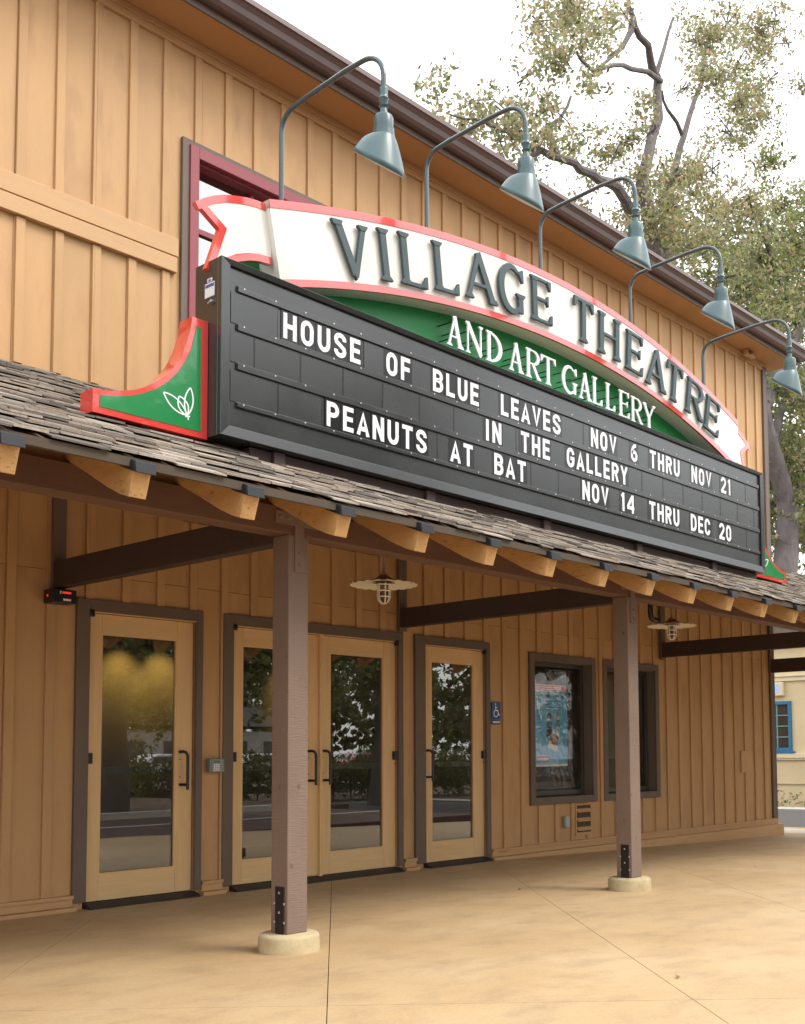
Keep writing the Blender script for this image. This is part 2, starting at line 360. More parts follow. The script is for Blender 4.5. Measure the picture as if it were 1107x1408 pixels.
# ------------------------------------------------------------------ ground
def gz(x):        # the paving falls away gently to the right
    return 0.0 if x < 4.5 else max(-0.30, -(x-4.5)*0.021)
gm = bpy.data.materials.new('stained_concrete'); gm.use_nodes = True; n = gm.node_tree; b = n.nodes['Principled BSDF']
tc = n.nodes.new('ShaderNodeTexCoord')
def noise(sc, det=6, rot=None, stretch=(1, 1, 1), rough=0.6):
    mp = n.nodes.new('ShaderNodeMapping'); mp.inputs['Scale'].default_value = stretch
    if rot: mp.inputs['Rotation'].default_value = (0, 0, rot)
    z = n.nodes.new('ShaderNodeTexNoise'); z.inputs['Scale'].default_value = sc; z.inputs['Detail'].default_value = det; z.inputs['Roughness'].default_value = rough
    n.links.new(tc.outputs['Object'], mp.inputs[0]); n.links.new(mp.outputs[0], z.inputs['Vector']); return z.outputs['Fac']
def ramp(fac, stops):
    c = n.nodes.new('ShaderNodeValToRGB'); c.color_ramp.elements[0].position = stops[0][0]; c.color_ramp.elements[0].color = (*stops[0][1], 1)
    c.color_ramp.elements[1].position = stops[-1][0]; c.color_ramp.elements[1].color = (*stops[-1][1], 1)
    for p, q in stops[1:-1]: e = c.color_ramp.elements.new(p); e.color = (*q, 1)
    n.links.new(fac, c.inputs[0]); return c.outputs[0]
def mix(f, a, c2, mode='MIX'):
    x = n.nodes.new('ShaderNodeMix'); x.data_type = 'RGBA'; x.blend_type = mode
    if isinstance(f, float): x.inputs[0].default_value = f
    else: n.links.new(f, x.inputs[0])
    n.links.new(a, x.inputs[6])
    if isinstance(c2, tuple): x.inputs[7].default_value = (*c2, 1)
    else: n.links.new(c2, x.inputs[7])
    return x.outputs[2]
basec = ramp(noise(0.9, 8), [(0.28, (0.45, 0.298, 0.150)), (0.5, (0.51, 0.355, 0.190)), (0.75, (0.56, 0.415, 0.245))])
c_ = mix(ramp(noise(2.6, 8, rough=0.7, stretch=(1, 1.6, 1), rot=0.6), [(0.48, (0, 0, 0)), (0.66, (0.55,)*3)]), basec, (0.34, 0.235, 0.14))
c_ = mix(ramp(noise(7.0, 8, rough=0.75), [(0.57, (0, 0, 0)), (0.74, (0.42,)*3)]), c_, (0.60, 0.50, 0.36))
c_ = mix(ramp(noise(16, 8, rough=0.8, stretch=(1, 2.2, 1), rot=0.8), [(0.60, (0, 0, 0)), (0.72, (0.26,)*3)]), c_, (0.30, 0.21, 0.13))
c_ = mix(ramp(noise(45, 3), [(0.3, (0.86,)*3), (0.7, (1.0,)*3)]), c_, c_, 'MULTIPLY') if False else c_
fine = ramp(noise(60, 4), [(0.3, (0.9,)*3), (0.7, (1.06,)*3)])
c_ = mix(1.0, c_, fine, 'MULTIPLY'); n.links.new(c_, b.inputs['Base Color'])
rr = n.nodes.new('ShaderNodeMapRange'); rr.inputs[3].default_value = 0.42; rr.inputs[4].default_value = 0.72; n.links.new(noise(3), rr.inputs[0]); n.links.new(rr.outputs[0], b.inputs['Roughness'])
bp = n.nodes.new('ShaderNodeBump'); bp.inputs['Strength'].default_value = 0.25; bp.inputs['Distance'].default_value = 0.004; n.links.new(noise(25, 6), bp.inputs['Height']); n.links.new(bp.outputs[0], b.inputs['Normal'])
concrete = gm
# patio: slabs cut along the diagonal saw joints, joints are real gaps over a dark bed
dirs = Vector((2.076+1.288, -0.355+4.119, 0)).normalized(); nrm = Vector((-dirs.y, dirs.x, 0))
O0 = Vector((2.076, -0.355, 0))
PX0, PX1, PY0, PY1 = -9.0, 11.9, -6.4, 0.3
import bmesh
def patio():
    me = bpy.data.meshes.new('patio_slab'); bm = bmesh.new()
    vs = [bm.verts.new((x, y, 0)) for x, y in ((PX0, PY0), (PX1, PY0), (PX1, PY1), (PX0, PY1))]; bm.faces.new(vs)
    def cut(p, nn):
        for s_ in (-0.0022, 0.0022):
            bmesh.ops.bisect_plane(bm, geom=bm.verts[:]+bm.edges[:]+bm.faces[:], plane_co=p+nn*s_, plane_no=nn)
    # diagonals one way, and the crossing way
    for k in range(-7, 6): cut(O0+nrm*(1.615*k), nrm)
    q = Vector((-0.78, -4.18, 0)); d2 = Vector((1.61, -1.83, 0)).normalized(); n2 = Vector((-d2.y, d2.x, 0))
    for k in (-3, -2, -1, 0, 1, 2, 3): cut(q+n2*3.23*k, n2)
    for x in (4.5,): bmesh.ops.bisect_plane(bm, geom=bm.verts[:]+bm.edges[:]+bm.faces[:], plane_co=Vector((x, 0, 0)), plane_no=Vector((1, 0, 0)))
    kill = []
    for f in bm.faces:
        c = f.calc_center_median()
        a1 = min(abs((c-(O0+nrm*1.615*k)).dot(nrm)) for k in range(-7, 6)); a2 = min(abs((c-(q+n2*3.23*k)).dot(n2)) for k in (-3, -2, -1, 0, 1, 2, 3))
        if a1 < 0.0022 or a2 < 0.0022: kill.append(f)
    bmesh.ops.delete(bm, geom=kill, context='FACES')
    ex = bmesh.ops.extrude_face_region(bm, geom=bm.faces[:])
    bmesh.ops.translate(bm, verts=[v for v in ex['geom'] if isinstance(v, bmesh.types.BMVert)], vec=(0, 0, -0.1))
    for v in bm.verts: v.co.z += gz(v.co.x)
    bmesh.ops.recalc_face_normals(bm, faces=bm.faces[:])
    bm.to_mesh(me); bm.free(); me.materials.append(concrete); return link('patio', me, kind='structure')
patio()
jm = mat('joint_dirt', (0.09, 0.065, 0.045), 0.9, 0.3, 20)
j = MB(); j.add([(PX0, PY0, -0.012), (4.5, PY0, -0.012), (4.5, PY1, -0.012), (PX0, PY1, -0.012), (PX1, PY0, gz(PX1)-0.012), (PX1, PY1, gz(PX1)-0.012)], [(0, 1, 2, 3), (1, 4, 5, 2)])
j.build('joint_bed', jm, kind='structure')
earth = mat('mulch_ground', (0.12, 0.075, 0.05), 0.95, 0.45, 9, bump=1.0, bscale=30, spots=(18, 0.6, 0.66, (0.32, 0.24, 0.14)))
asph = mat('asphalt', (0.075, 0.072, 0.072), 0.85, 0.15, 5, bump=0.5, bscale=90)
pave = mat('pale_pavement', (0.62, 0.58, 0.50), 0.8, 0.06, 3)
yellow = mat('yellow_line', (0.70, 0.50, 0.06), 0.6, 0.1, 10)
linew = mat('white_line', (0.75, 0.75, 0.74), 0.6, 0.1, 10)
g = MB(); S_ = 260; g.add([(-S_, -S_, -0.42), (S_, -S_, -0.42), (S_, S_, -0.42), (-S_, S_, -0.42)], [(0, 1, 2, 3)]); g.build('ground', earth, kind='structure')
# pale pavement, yellow kerb and lane to the right of the building
MB().box(11.905, 13.0, -6.4, 40, -0.40, -0.165).build('pavement', pave, kind='structure')
MB().box(13.003, 13.18, -6.4, 40, -0.40, -0.160).build('kerb', yellow, kind='structure')
MB().box(13.183, 20.4, -18, 60, -0.41, -0.30).build('asphalt_lane', asph, kind='structure')
MB().box(20.403, 21.3, -18, 60, -0.40, -0.25).build('far_pavement', mat('grey_pavement', (0.40, 0.41, 0.37), 0.8, 0.1, 4), kind='structure')
# car park and planting on the street side, seen in the door glass
MB().box(-60, 11.9, -11.0, -6.403, -0.41, -0.03).build('parking_lane', mat('red_asphalt', (0.115, 0.066, 0.060), 0.85, 0.25, 5, spots=(22, 0.66, 0.70, (0.40, 0.30, 0.18))), kind='structure')
MB().box(-60, 11.9, -9.05, -8.93, -0.031, -0.026).build('lane_line', linew, kind='structure')
MB().box(-60, 11.9, -11.3, -11.003, -0.4, 0.09).build('kerb_stone', pave, kind='structure')
MB().box(-60, 13.0, -22.0, -11.303, -0.4, 0.02).build('planting_bed', earth, kind='structure')
MB().box(-60, 13.0, -22.3, -22.003, -0.4, 0.04).build('kerb_edge', pave, kind='structure')
MB().box(-60, 90, -64.0, -30.0, -0.41, -0.14).build('car_park', asph, kind='structure')

# ------------------------------------------------------------------ the theatre building
BX0, BX1, ZT = -9.5, 11.17, 7.05
bld = thing('theatre_building', 'two-storey tan board-and-batten theatre building with brown trim', 'building', (3.6, 0, 0))
OPEN = [(-0.02, 0.93, -0.5, 2.20), (1.28, 3.215, -0.5, 2.20), (3.58, 4.515, -0.5, 2.20), (5.33, 6.43, 0.61, 2.15), (6.74, 7.83, 0.61, 2.15), (0.80, 3.10, 3.0, 6.12)]
P0 = -0.646; PITCH = 0.302
bx = [P0 + PITCH*k for k in range(-30, 40)]; bx = [x for x in bx if BX0 < x < BX1-0.08]
edges = [BX0]+bx+[BX1-0.005]
def cells(x0, x1, z0, z1):
    cuts = sorted({x0, x1} | {e for o in OPEN for e in o[:2] if x0 < e < x1})
    out = []
    for a, b_ in zip(cuts, cuts[1:]):
        mid = (a+b_)/2; iv = [(z0, z1)]
        for o in OPEN:
            if o[0] < mid < o[1]:
                nv = []
                for (p, q) in iv:
                    if o[3] <= p or o[2] >= q: nv.append((p, q)); continue
                    if o[2] > p: nv.append((p, o[2]))
                    if o[3] < q: nv.append((o[3], q))
                iv = nv
        out += [(a, b_, p, q) for p, q in iv if q-p > 0.01]
    return out
for a, b_ in zip(edges, edges[1:]):
    dy = random.uniform(0, 0.0025)
    for (p, q, r, s) in cells(a+0.0015, b_-0.0015, -0.22, 2.4685)+cells(a+0.0015, b_-0.0015, 2.4725, 7.05): MB().box(p, q, dy, 0.10, r, s).build('siding_board', siding, bld)
# battens: one run below the canopy, one above the belt course, one between
def batten(x, z0, z1, w=0.068):
    for (p, q, r, s) in cells(x, x+w, z0, z1): MB().box(p, q, -0.021, 0.004, r, s).build('batten', siding, bld, bevel=0.003)
for x in bx:
    k = random.uniform(-0.003, 0.003)
    batten(x+k, 0.11, 3.60)
    if x < 0.66:
        batten(x+k+0.01, 3.93, 5.005); batten(x+k, 5.305, 6.955)
    else: batten(x+k, 3.9, 6.955)
# a sawn lintel line of boards under the canopy (siding joint) and utility patch
MB().box(10.10, 10.41, -0.026, 0, 0.81, 1.12).build('cover_plate', siding, bld, bevel=0.003)
# belt course
MB().box(BX0, 0.705, -0.040, 0, 5.150, 5.300).build('belt_board', siding_hi, bld, bevel=0.004)
MB().box(BX0, 0.690, -0.046, 0, 5.012, 5.138).build('belt_board', siding_hi, bld, bevel=0.004)
# frieze, soffit, fascia, gutter, roof
MB().box(BX0, BX1, -0.030, 0, 6.94, 7.048).box(BX0, BX1, -0.048, -0.030, 7.0, 7.048).build('frieze_board', siding_hi, bld, bevel=0.003)
MB().box(BX0, BX1+0.33, -0.40, 0.03, 7.05, 7.065).box(BX0, BX1+0.33, 0.03, 0.2, 7.05, 7.3).build('soffit', soffit_m, bld)
MB().box(BX0, BX1+0.36, -0.425, -0.402, 7.035, 7.26).build('fascia', brown, bld, bevel=0.004)
gp = [(-0.427, 7.245), (-0.427, 7.10), (-0.455, 7.095), (-0.50, 7.095), (-0.53, 7.12), (-0.545, 7.165), (-0.575, 7.195), (-0.595, 7.20), (-0.595, 7.245), (-0.585, 7.245), (-0.585, 7.21), (-0.54, 7.18), (-0.44, 7.18), (-0.44, 7.245)]
gg = MB(); gg.prism_x(gp, BX0, BX1+0.40); gg.prism_x([(-0.43, 7.10), (-0.50, 7.098), (-0.545, 7.17), (-0.59, 7.205), (-0.59, 7.245), (-0.43, 7.245)], BX1+0.401, BX1+0.406)
gg.build('gutter', gutter_m, bld)
rf = MB(); rz = lambda y: 7.27+(y+0.45)*0.36
rf.prism_x([(-0.47, 7.262), (6.3, rz(6.3)), (12.9, 7.27), (12.9, 7.15), (6.3, rz(6.3)-.15), (-0.40, 7.20)], BX0, BX1+0.42); rf.build('roof', mat('dark_roofing', (0.07, 0.06, 0.055), 0.9, 0.2, 8), bld)
MB().box(BX1-0.003, BX1+0.10, 12.3, 12.5, -0.3, 7.2).box(BX1-0.10, BX1, 0.105, 12.4, -0.3, 7.05).build('end_wall', siding, bld)
MB().prism_x([(0, 7.1), (12.6, 7.1), (6.3, 9.4)], BX1-0.1, BX1-0.01).build('gable', siding, bld)
MB().box(BX1-0.105, BX1+0.012, -0.034, 0.0, 0.02, 7.0).box(BX1+0.0, BX1+0.028, -0.034, 0.13, 0.02, 7.0).build('corner_trim', brown, bld, bevel=0.004)
MB().box(BX0-0.1, BX0-0.002, 0, 12.4, -0.3, 7.05).build('side_wall', siding, bld)
MB().box(BX0, BX1, 12.2, 12.3, -0.3, 7.05).build('rear_wall', siding, bld)
# base skirt between the doors, sitting on a low curb that steps down with the paving
for a, b_ in ((BX0, -0.118), (0.99, 1.185), (3.285, 3.44), (4.575, BX1+0.02)):
    z0 = gz(b_)-0.02 if a > 4 else -0.004
    s_ = MB(); s_.box(a, b_, -0.040, 0, 0.03, 0.105); s_.box(a, b_, -0.056, 0, 0.085, 0.112)
    s_.build('skirt_board', siding_hi, bld, bevel=0.003)
    MB().box(a-(0.0 if a < 0 else 0.012), b_+(0.10 if a > 4 else 0.012), -0.080, -0.002, z0-0.02, 0.028).build('base_curb', siding_hi, bld, bevel=0.006)
# door and window casings (brown)
def casing(x0, x1, ix0, ix1, z0, zt, zi, name='door_casing'):
    for q in ((x0, ix0, z0, zt), (ix1, x1, z0, zt), (ix0, ix1, zi, zt)): MB().box(q[0], q[1], -0.032, 0, q[2], q[3]).build(name, brown, bld, bevel=0.003)
casing(-0.114, 0.985, -0.008, 0.925, 0.05, 2.285, 2.195); casing(1.185, 3.275, 1.288, 3.212, 0.05, 2.285, 2.195); casing(3.445, 4.572, 3.588, 4.508, 0.05, 2.283, 2.195)
def door(x0, x1, hinge_left, swing_label):
    zb, zt = 0.045, 2.186; y0, y1 = 0.012, 0.058
    gx0, gx1 = x0+0.112, x1-0.150 if hinge_left else x1-0.150
    if not hinge_left: gx0, gx1 = x0+0.118, x1-0.152
    d = MB(); d.box(x0, gx0, y0, y1, zb, zt); d.box(gx1, x1, y0, y1, zb, zt)
    dr = d.build('door', doorwood, bld, bevel=0.004, label=swing_label)
    MB().box(gx0+.0005, gx1-.0005, y0+0.0006, y1, zb, 0.238).build('rail', doorrail, dr, bevel=0.003)
    MB().box(gx0+.0005, gx1-.0005, y0+0.0006, y1, 2.038, zt).build('rail', doorrail, dr, bevel=0.003)
    MB().box(gx0, gx1, y0+0.022, y0+0.030, 0.238, 2.038).build('pane', door_glass, dr)
    bd = MB()
    for (a, b_, c, e) in ((gx0, gx0+0.010, 0.238, 2.038), (gx1-0.010, gx1, 0.238, 2.038), (gx0+.01, gx1-.01, 0.238, 0.248), (gx0+.01, gx1-.01, 2.028, 2.038)): bd.box(a, b_, y0+0.004, y0+0.021, c, e)
    bd.build('glazing_bead', doorwood, dr)
    hx = x1-0.085 if hinge_left else x0+0.062
    h = MB(); pts = [(hx-0.03, y0, 1.145), (hx-0.03, y0-0.045, 1.147), (hx-0.015, y0-0.062, 1.140), (hx, y0-0.066, 1.115)]+[(hx, y0-0.066, z) for z in (1.0, 0.9, 0.845)]
    h.tube(pts, 0.0125, 10); h.tube([(hx-0.03, y0, 0.885), (hx, y0-0.066, 0.885)], 0.011, 8)
    h.box(hx-0.034, hx-0.026, y0-0.004, y0, 1.08, 1.09).box(hx-0.034, hx-0.026, y0-0.004, y0, 0.94, 0.95)
    h.build('handle', black, dr, smooth=True)
    px = x0+0.004 if hinge_left else x1-0.012
    q = MB(); q.box(px-0.03, px+0.028, y0-0.036, y0, 1.06, 1.14); q.build('latch_cover', black, dr, bevel=0.004)
    q = MB(); q.lathe([(0.0, 0.02), (0.02, 0.02), (0.024, 0.0), (0.024, -0.03), (0, -0.03)], (px, y0-0.035, 2.185), 10); q.build('pivot', black, dr)
    if True:
        q = MB(); q.tube([(px, y0-0.012, 1.02), (px, y0-0.003, 1.02)], 0.006, 6); q.build('screw', black, dr)
    # panic bar on the inside
    MB().box(gx0-0.02, gx1+0.02, y1+0.02, y1+0.055, 0.98, 1.03).build('push_bar', mat('bar_grey', (0.10, 0.11, 0.11), 0.3, 0.1, 4, metal=0.6), dr)
    return dr
door(0.0, 0.918, True, 'glazed wood door, leftmost, with black pull on its right stile')
door(1.296, 2.243, True, 'left leaf of the pair of glazed wood doors, partly behind the post')
door(2.262, 3.205, False, 'right leaf of the pair of glazed wood doors')
door(3.596, 4.502, False, 'narrow-looking glazed wood door nearest the accessibility sign')
MB().box(2.238, 2.268, -0.020, 0.011, 0.03, 2.19).build('astragal', doorwood, bld, bevel=0.003)
for a, b_ in ((-0.012, 0.93), (1.284, 3.215), (3.584, 4.512)):
    MB().prism_x([(-0.105, 0.0), (-0.105, 0.012), (-0.03, 0.040), (0.07, 0.040), (0.07, -0.01), (-0.105, -0.01)][::-1], a, b_).build('threshold', rubber, bld)
    MB().box(a+0.005, b_-0.005, -0.028, 0.0, 0.012, 0.018).build('door_head', doorwood, bld) if False else None
    MB().box(a+0.006, b_-0.006, -0.020, 0.010, 2.1885, 2.197).build('drip_cap', doorwood, bld)
# lower windows
for (x0, x1) in ((5.25, 6.513), (6.66, 7.913)):
    casing(x0, x1, x0+0.085, x1-0.085, 0.537, 2.226, 2.147, 'window_casing')
    MB().box(x0+0.085, x1-0.085, -0.032, 0, 0.537, 0.620).build('window_sill', brown, bld, bevel=0.003)
    a, b_, z0, z1 = x0+0.083, x1-0.083, 0.618, 2.149
    olive = mat('window_frame_paint', (0.165, 0.125, 0.092), 0.5, 0.08, 4)
    w = MB().box(a-0.02, a+0.004, 0.0, 0.17, z0, z1).box(b_-0.004, b_+0.02, 0.0, 0.17, z0, z1).box(a, b_, 0.0, 0.17, z1-0.006, z1+0.02).prism_x([(0.0, z0-0.02), (0.17, z0-0.02), (0.17, z0+0.01), (0.0, z0)], a, b_)
    wo_ = w.build('window', olive, bld)
    f = 0.050
    MB().box(a+.004, a+f, 0.095, 0.15, z0+.01, z1-.006).box(b_-f, b_-.004, 0.095, 0.15, z0+.01, z1-.006).box(a+f, b_-f, 0.095, 0.15, z0+.01, z0+f+.02).box(a+f, b_-f, 0.095, 0.15, z1-f, z1-.006).build('sash', mat('sash_dark', (0.05, 0.045, 0.038), 0.4, 0.1, 4), wo_, bevel=0.004)
    MB().box(a+f, b_-f, 0.118, 0.126, z0+f, z1-f).build('pane', win_glass, wo_)
    MB().box(a-.3, b_+.3, 1.30, 1.32, 0.2, 2.5).build('room_back', mat('display_back', (0.075, 0.062, 0.05), 0.8, 0.3, 3), wo_)
    MB().box(a+0.30, a+0.36, 0.50, 0.56, z0, z1).build('display_stand', mat('display_post', (0.12, 0.10, 0.08), 0.7, 0.2, 3), wo_)
# film hung inside the first window: crinkled sheet
fm = MB(); NX, NZ = 96, 130; x0, x1, z0, z1 = 5.40, 6.37, 0.70, 2.08
g0 = np.random.default_rng(5); folds = [(g0.uniform(0.55, 1.1), g0.uniform(0.9, 2.1), g0.uniform(0.018, 0.05), g0.uniform(0.003, 0.012)) for _ in range(34)]
vs = []
for jz in range(NZ+1):
    for ix in range(NX+1):
        u = ix/NX; v = jz/NZ; x = lerp(x0, x1, u); z = lerp(z0, z1, v)
        w = 0.004*math.sin(7*u+5*v)
        wt_ = min(1.0, max(0.0, (u*0.9+0.62-v)*1.7))        # creases gather low and to the right
        for q, (sl, off, wd, am) in enumerate(folds):
            d = (v+sl*1.25*u)-off*0.62-0.10*math.sin(5*u+q)
            w += 1.3*am*math.exp(-(d/wd)**2)*wt_*(1 if q % 2 else -1)*(0.5+0.5*math.sin(17*u*(1+q*0.05)+q*2.1))
        vs.append((x, 0.158+max(-0.030, min(0.030, w)), z))
fm.add(vs, [(j_*(NX+1)+i, j_*(NX+1)+i+1, (j_+1)*(NX+1)+i+1, (j_+1)*(NX+1)+i) for j_ in range(NZ) for i in range(NX)])
tagged(fm.build('plastic_sheet', film, smooth=True), 'clear crinkled plastic sheet hanging behind the poster in the left ticket window', 'plastic sheet')
# upper maroon window behind the banner
uw = MB(); X0, X1, Z0, Z1 = 0.738, 3.16, 3.95, 6.19
uw.box(X0, X0+0.10, -0.034, 0, Z0, Z1).box(X1-0.10, X1, -0.034, 0, Z0, Z1).box(X0+0.10, X1-0.10, -0.0338, 0, Z1-0.07, Z1)
uw.build('window_casing', brown, bld, bevel=0.003)
u = MB().box(X0+0.065, X0+0.15, -0.052, 0.02, Z0, Z1-0.045).box(X1-0.15, X1-0.065, -0.052, 0.02, Z0, Z1-0.045).box(X0+0.15, X1-0.15, -0.0515, 0.02, Z1-0.14, Z1-0.045)
u.box(X0+0.15, X0+0.17, 0.0, 0.12, Z0, Z1-.14).box(X0+0.17, X1-.17, 0.0, 0.12, Z1-0.16, Z1-0.14)
wu = u.build('window', magenta, bld, bevel=0.004)
mu = MB()
for x in (1.52, 2.18, 2.80): mu.box(x-0.022, x+0.022, 0.07, 0.12, Z0, Z1-.16)
for z in (5.50, 4.85): mu.box(X0+.17, X1-.17, 0.072, 0.118, z-0.022, z+0.022)
mu.build('glazing_bar', magenta, wu)
MB().box(X0+.15, X1-.15, 0.10, 0.106, Z0, Z1-.14).build('pane', up_glass, wu)
MB().box(X0, X1, 0.9, 0.92, Z0, Z1).build('room_back', mat('pale_blind', (0.55, 0.56, 0.6), 0.8, 0.03, 1), wu)
# hanger boards over each tie beam and the little camera under the soffit
for x in (-0.32, 3.21, 7.965, 11.05): MB().box(x-0.005, x+0.10, -0.05, -0.022, 2.30, 3.45).build('hanger_board', brown, bld, bevel=0.003)
c = thing('soffit_camera', 'small tan camera box fixed to the soffit near the right corner', 'camera', (10.45, -0.10, 7.0))
MB().box(10.33, 10.60, -0.16, -0.085, 6.955, 7.048).build('housing', siding_hi, c, bevel=0.015); MB().tube([(10.40, -0.16, 7.0), (10.40, -0.215, 6.985)], 0.024, 10).build('lens_hood', brown, c)
# louvre vent
v = MB().box(6.07, 6.09, -0.03, 0.06, 0.16, 0.525).box(6.37, 6.39, -0.03, 0.06, 0.16, 0.525).box(6.09, 6.37, -0.03, 0.0, 0.505, 0.525).box(6.09, 6.37, -0.03, 0.0, 0.16, 0.195)
vt = v.build('wall_vent', siding_hi, bld, bevel=0.002)
for k in range(3):
    z = 0.215+k*0.105; MB().prism_x([(-0.050, z), (-0.046, z+0.015), (-0.005, z+0.062), (-0.003, z+0.048)][::-1], 6.09, 6.37).build('slat', siding_hi, vt)
MB().box(6.09, 6.37, -0.0225, -0.0215, 0.195, 0.505).build('backing', mat('vent_dark', (0.09, 0.05, 0.03), 0.9, 0.1, 3), vt)
o = MB().box(5.838, 5.918, -0.060, -0.022, 0.265, 0.395).build('outlet_box', mat('grey_plastic', (0.40, 0.42, 0.44), 0.4, 0.04, 4), bevel=0.008)
tagged(o, 'small grey weatherproof outlet box on the siding beside the wall vent', 'outlet box')
# lobby seen through the doors
lob = MB().box(-1.2, 5.0, 3.6, 3.65, -0.05, 2.9); lob.box(-1.25, -1.2, 0.12, 3.6, -0.05, 2.9).box(5.0, 5.05, 0.12, 3.6, -0.05, 2.9)
lob.build('lobby_wall', mat('lobby_paint', (0.26, 0.225, 0.165), 0.8, 0.08, 2), bld)
MB().box(-1.2, 5.0, 0.12, 3.6, 2.6, 2.65).build('lobby_ceiling', mat('lobby_ceiling_paint', (0.13, 0.10, 0.07), 0.8, 0.05, 2), bld)
MB().box(-1.2, 5.0, 0.07, 3.6, -0.06, -0.012).build('lobby_floor', mat('lobby_carpet', (0.12, 0.075, 0.06), 0.9, 0.2, 10), bld)
for i, (x, lb) in enumerate(((2.44, 'left one of two black ceiling spotlights washing the lobby wall behind the leftmost door'), (2.96, 'right one of two black ceiling spotlights washing the lobby wall behind the leftmost door'), (4.85, 'black ceiling spotlight washing the lobby wall behind the pair of doors'))):
    yy = 3.18
    t = thing('ceiling_spotlight', lb, 'spotlight', (x, yy, 2.6), 'lobby ceiling spotlights')
    MB().lathe([(0.0, 0.10), (0.05, 0.10), (0.055, 0.0), (0.05, 0.0), (0.045, 0.09)], (x, yy, 2.50), 16).build('can', black, t, smooth=True)
    l = bpy.data.lights.new('spot_light', 'SPOT'); l.energy = 14 if i < 2 else 12; l.color = (1.0, 0.66, 0.20); l.spot_size = R(70); l.spot_blend = 1.0; l.shadow_soft_size = 0.03
    lo = bpy.data.objects.new('spot_light', l); COL.objects.link(lo); lo.location = (x, yy-0.05, 2.42); attach(lo, t)
    lo.rotation_euler = Vector((0, -0.50, 0.52)).to_track_quat('Z', 'Y').to_euler()

# ------------------------------------------------------------------ porch canopy
can = thing('porch_canopy', 'wood porch canopy with shake roof, exposed rafter tails and brown posts', 'canopy', (3.5, -2.6, 0))
CX0, CX1 = -9.8, 14.2
SL = 0.457; rtop = lambda y: 3.925+SL*y
MB().prism_x([(-3.19, rtop(-3.19)-.022), (-3.19, rtop(-3.19)-.004), (-0.002, rtop(0)-.004), (-0.002, rtop(0)-.022)][::-1], CX0, CX1).build('roof_deck', deck_m, can)
MB().box(CX0, CX1, -3.212, -3.192, rtop(-3.2)-0.046, rtop(-3.2)-0.004).build('drip_edge', mat('drip_metal', (0.10, 0.080, 0.062), 0.85, 0.1, 5, spec=0.15), can)
rz0 = rtop(-3.19)-.024
def rafter():
    def zt(y): return rtop(y)-0.024
    h = 0.150
    prof = [(-3.235, zt(-3.235)), (-3.185, zt(-3.235)-0.140), (-3.11, zt(-3.11)-0.172), (-3.00, zt(-3.00)-0.172), (-2.86, zt(-2.86)-0.160), (-2.76, zt(-2.76)-0.153), (-2.674, zt(-2.674)-h), (-0.03, zt(-0.03)-h), (-0.03, zt(-0.03))]
    return MB().prism_x(prof[::-1], -0.045, 0.045)
rx0 = -2.228; rme = None
for k in range(-12, 27):
    x = rx0+0.6175*k
    if rme is None:
        o = rafter().build('rafter', rafter_m, can, bevel=0.004); rme = o
        zc = rtop(-3.235)-0.024
        cp = MB().prism_x([(-3.250, zc+0.014), (-3.256, zc-0.038), (-3.250, zc-0.039), (-3.240, zc+0.004), (-3.135, zc+0.048), (-3.135, zc+0.056)][::-1], -0.052, 0.052)
        cp.box(-0.0525, -0.0495, -3.236, -3.135, zc-0.012, zc+0.046) if False else cp.prism_x([(-3.249, zc-0.037), (-3.247, zc+0.010), (-3.125, zc+0.058), (-3.125, zc+0.010)][::-1], -0.0545, -0.0495)
        cp = cp.build('cap_flashing', flash_m, o, bevel=0.002)
        o.location.x += x; first = (o, cp)
    else:
        o = first[0].copy(); COL.objects.link(o); o.location.x = x
        cc = first[1].copy(); COL.objects.link(cc); cc.parent = o
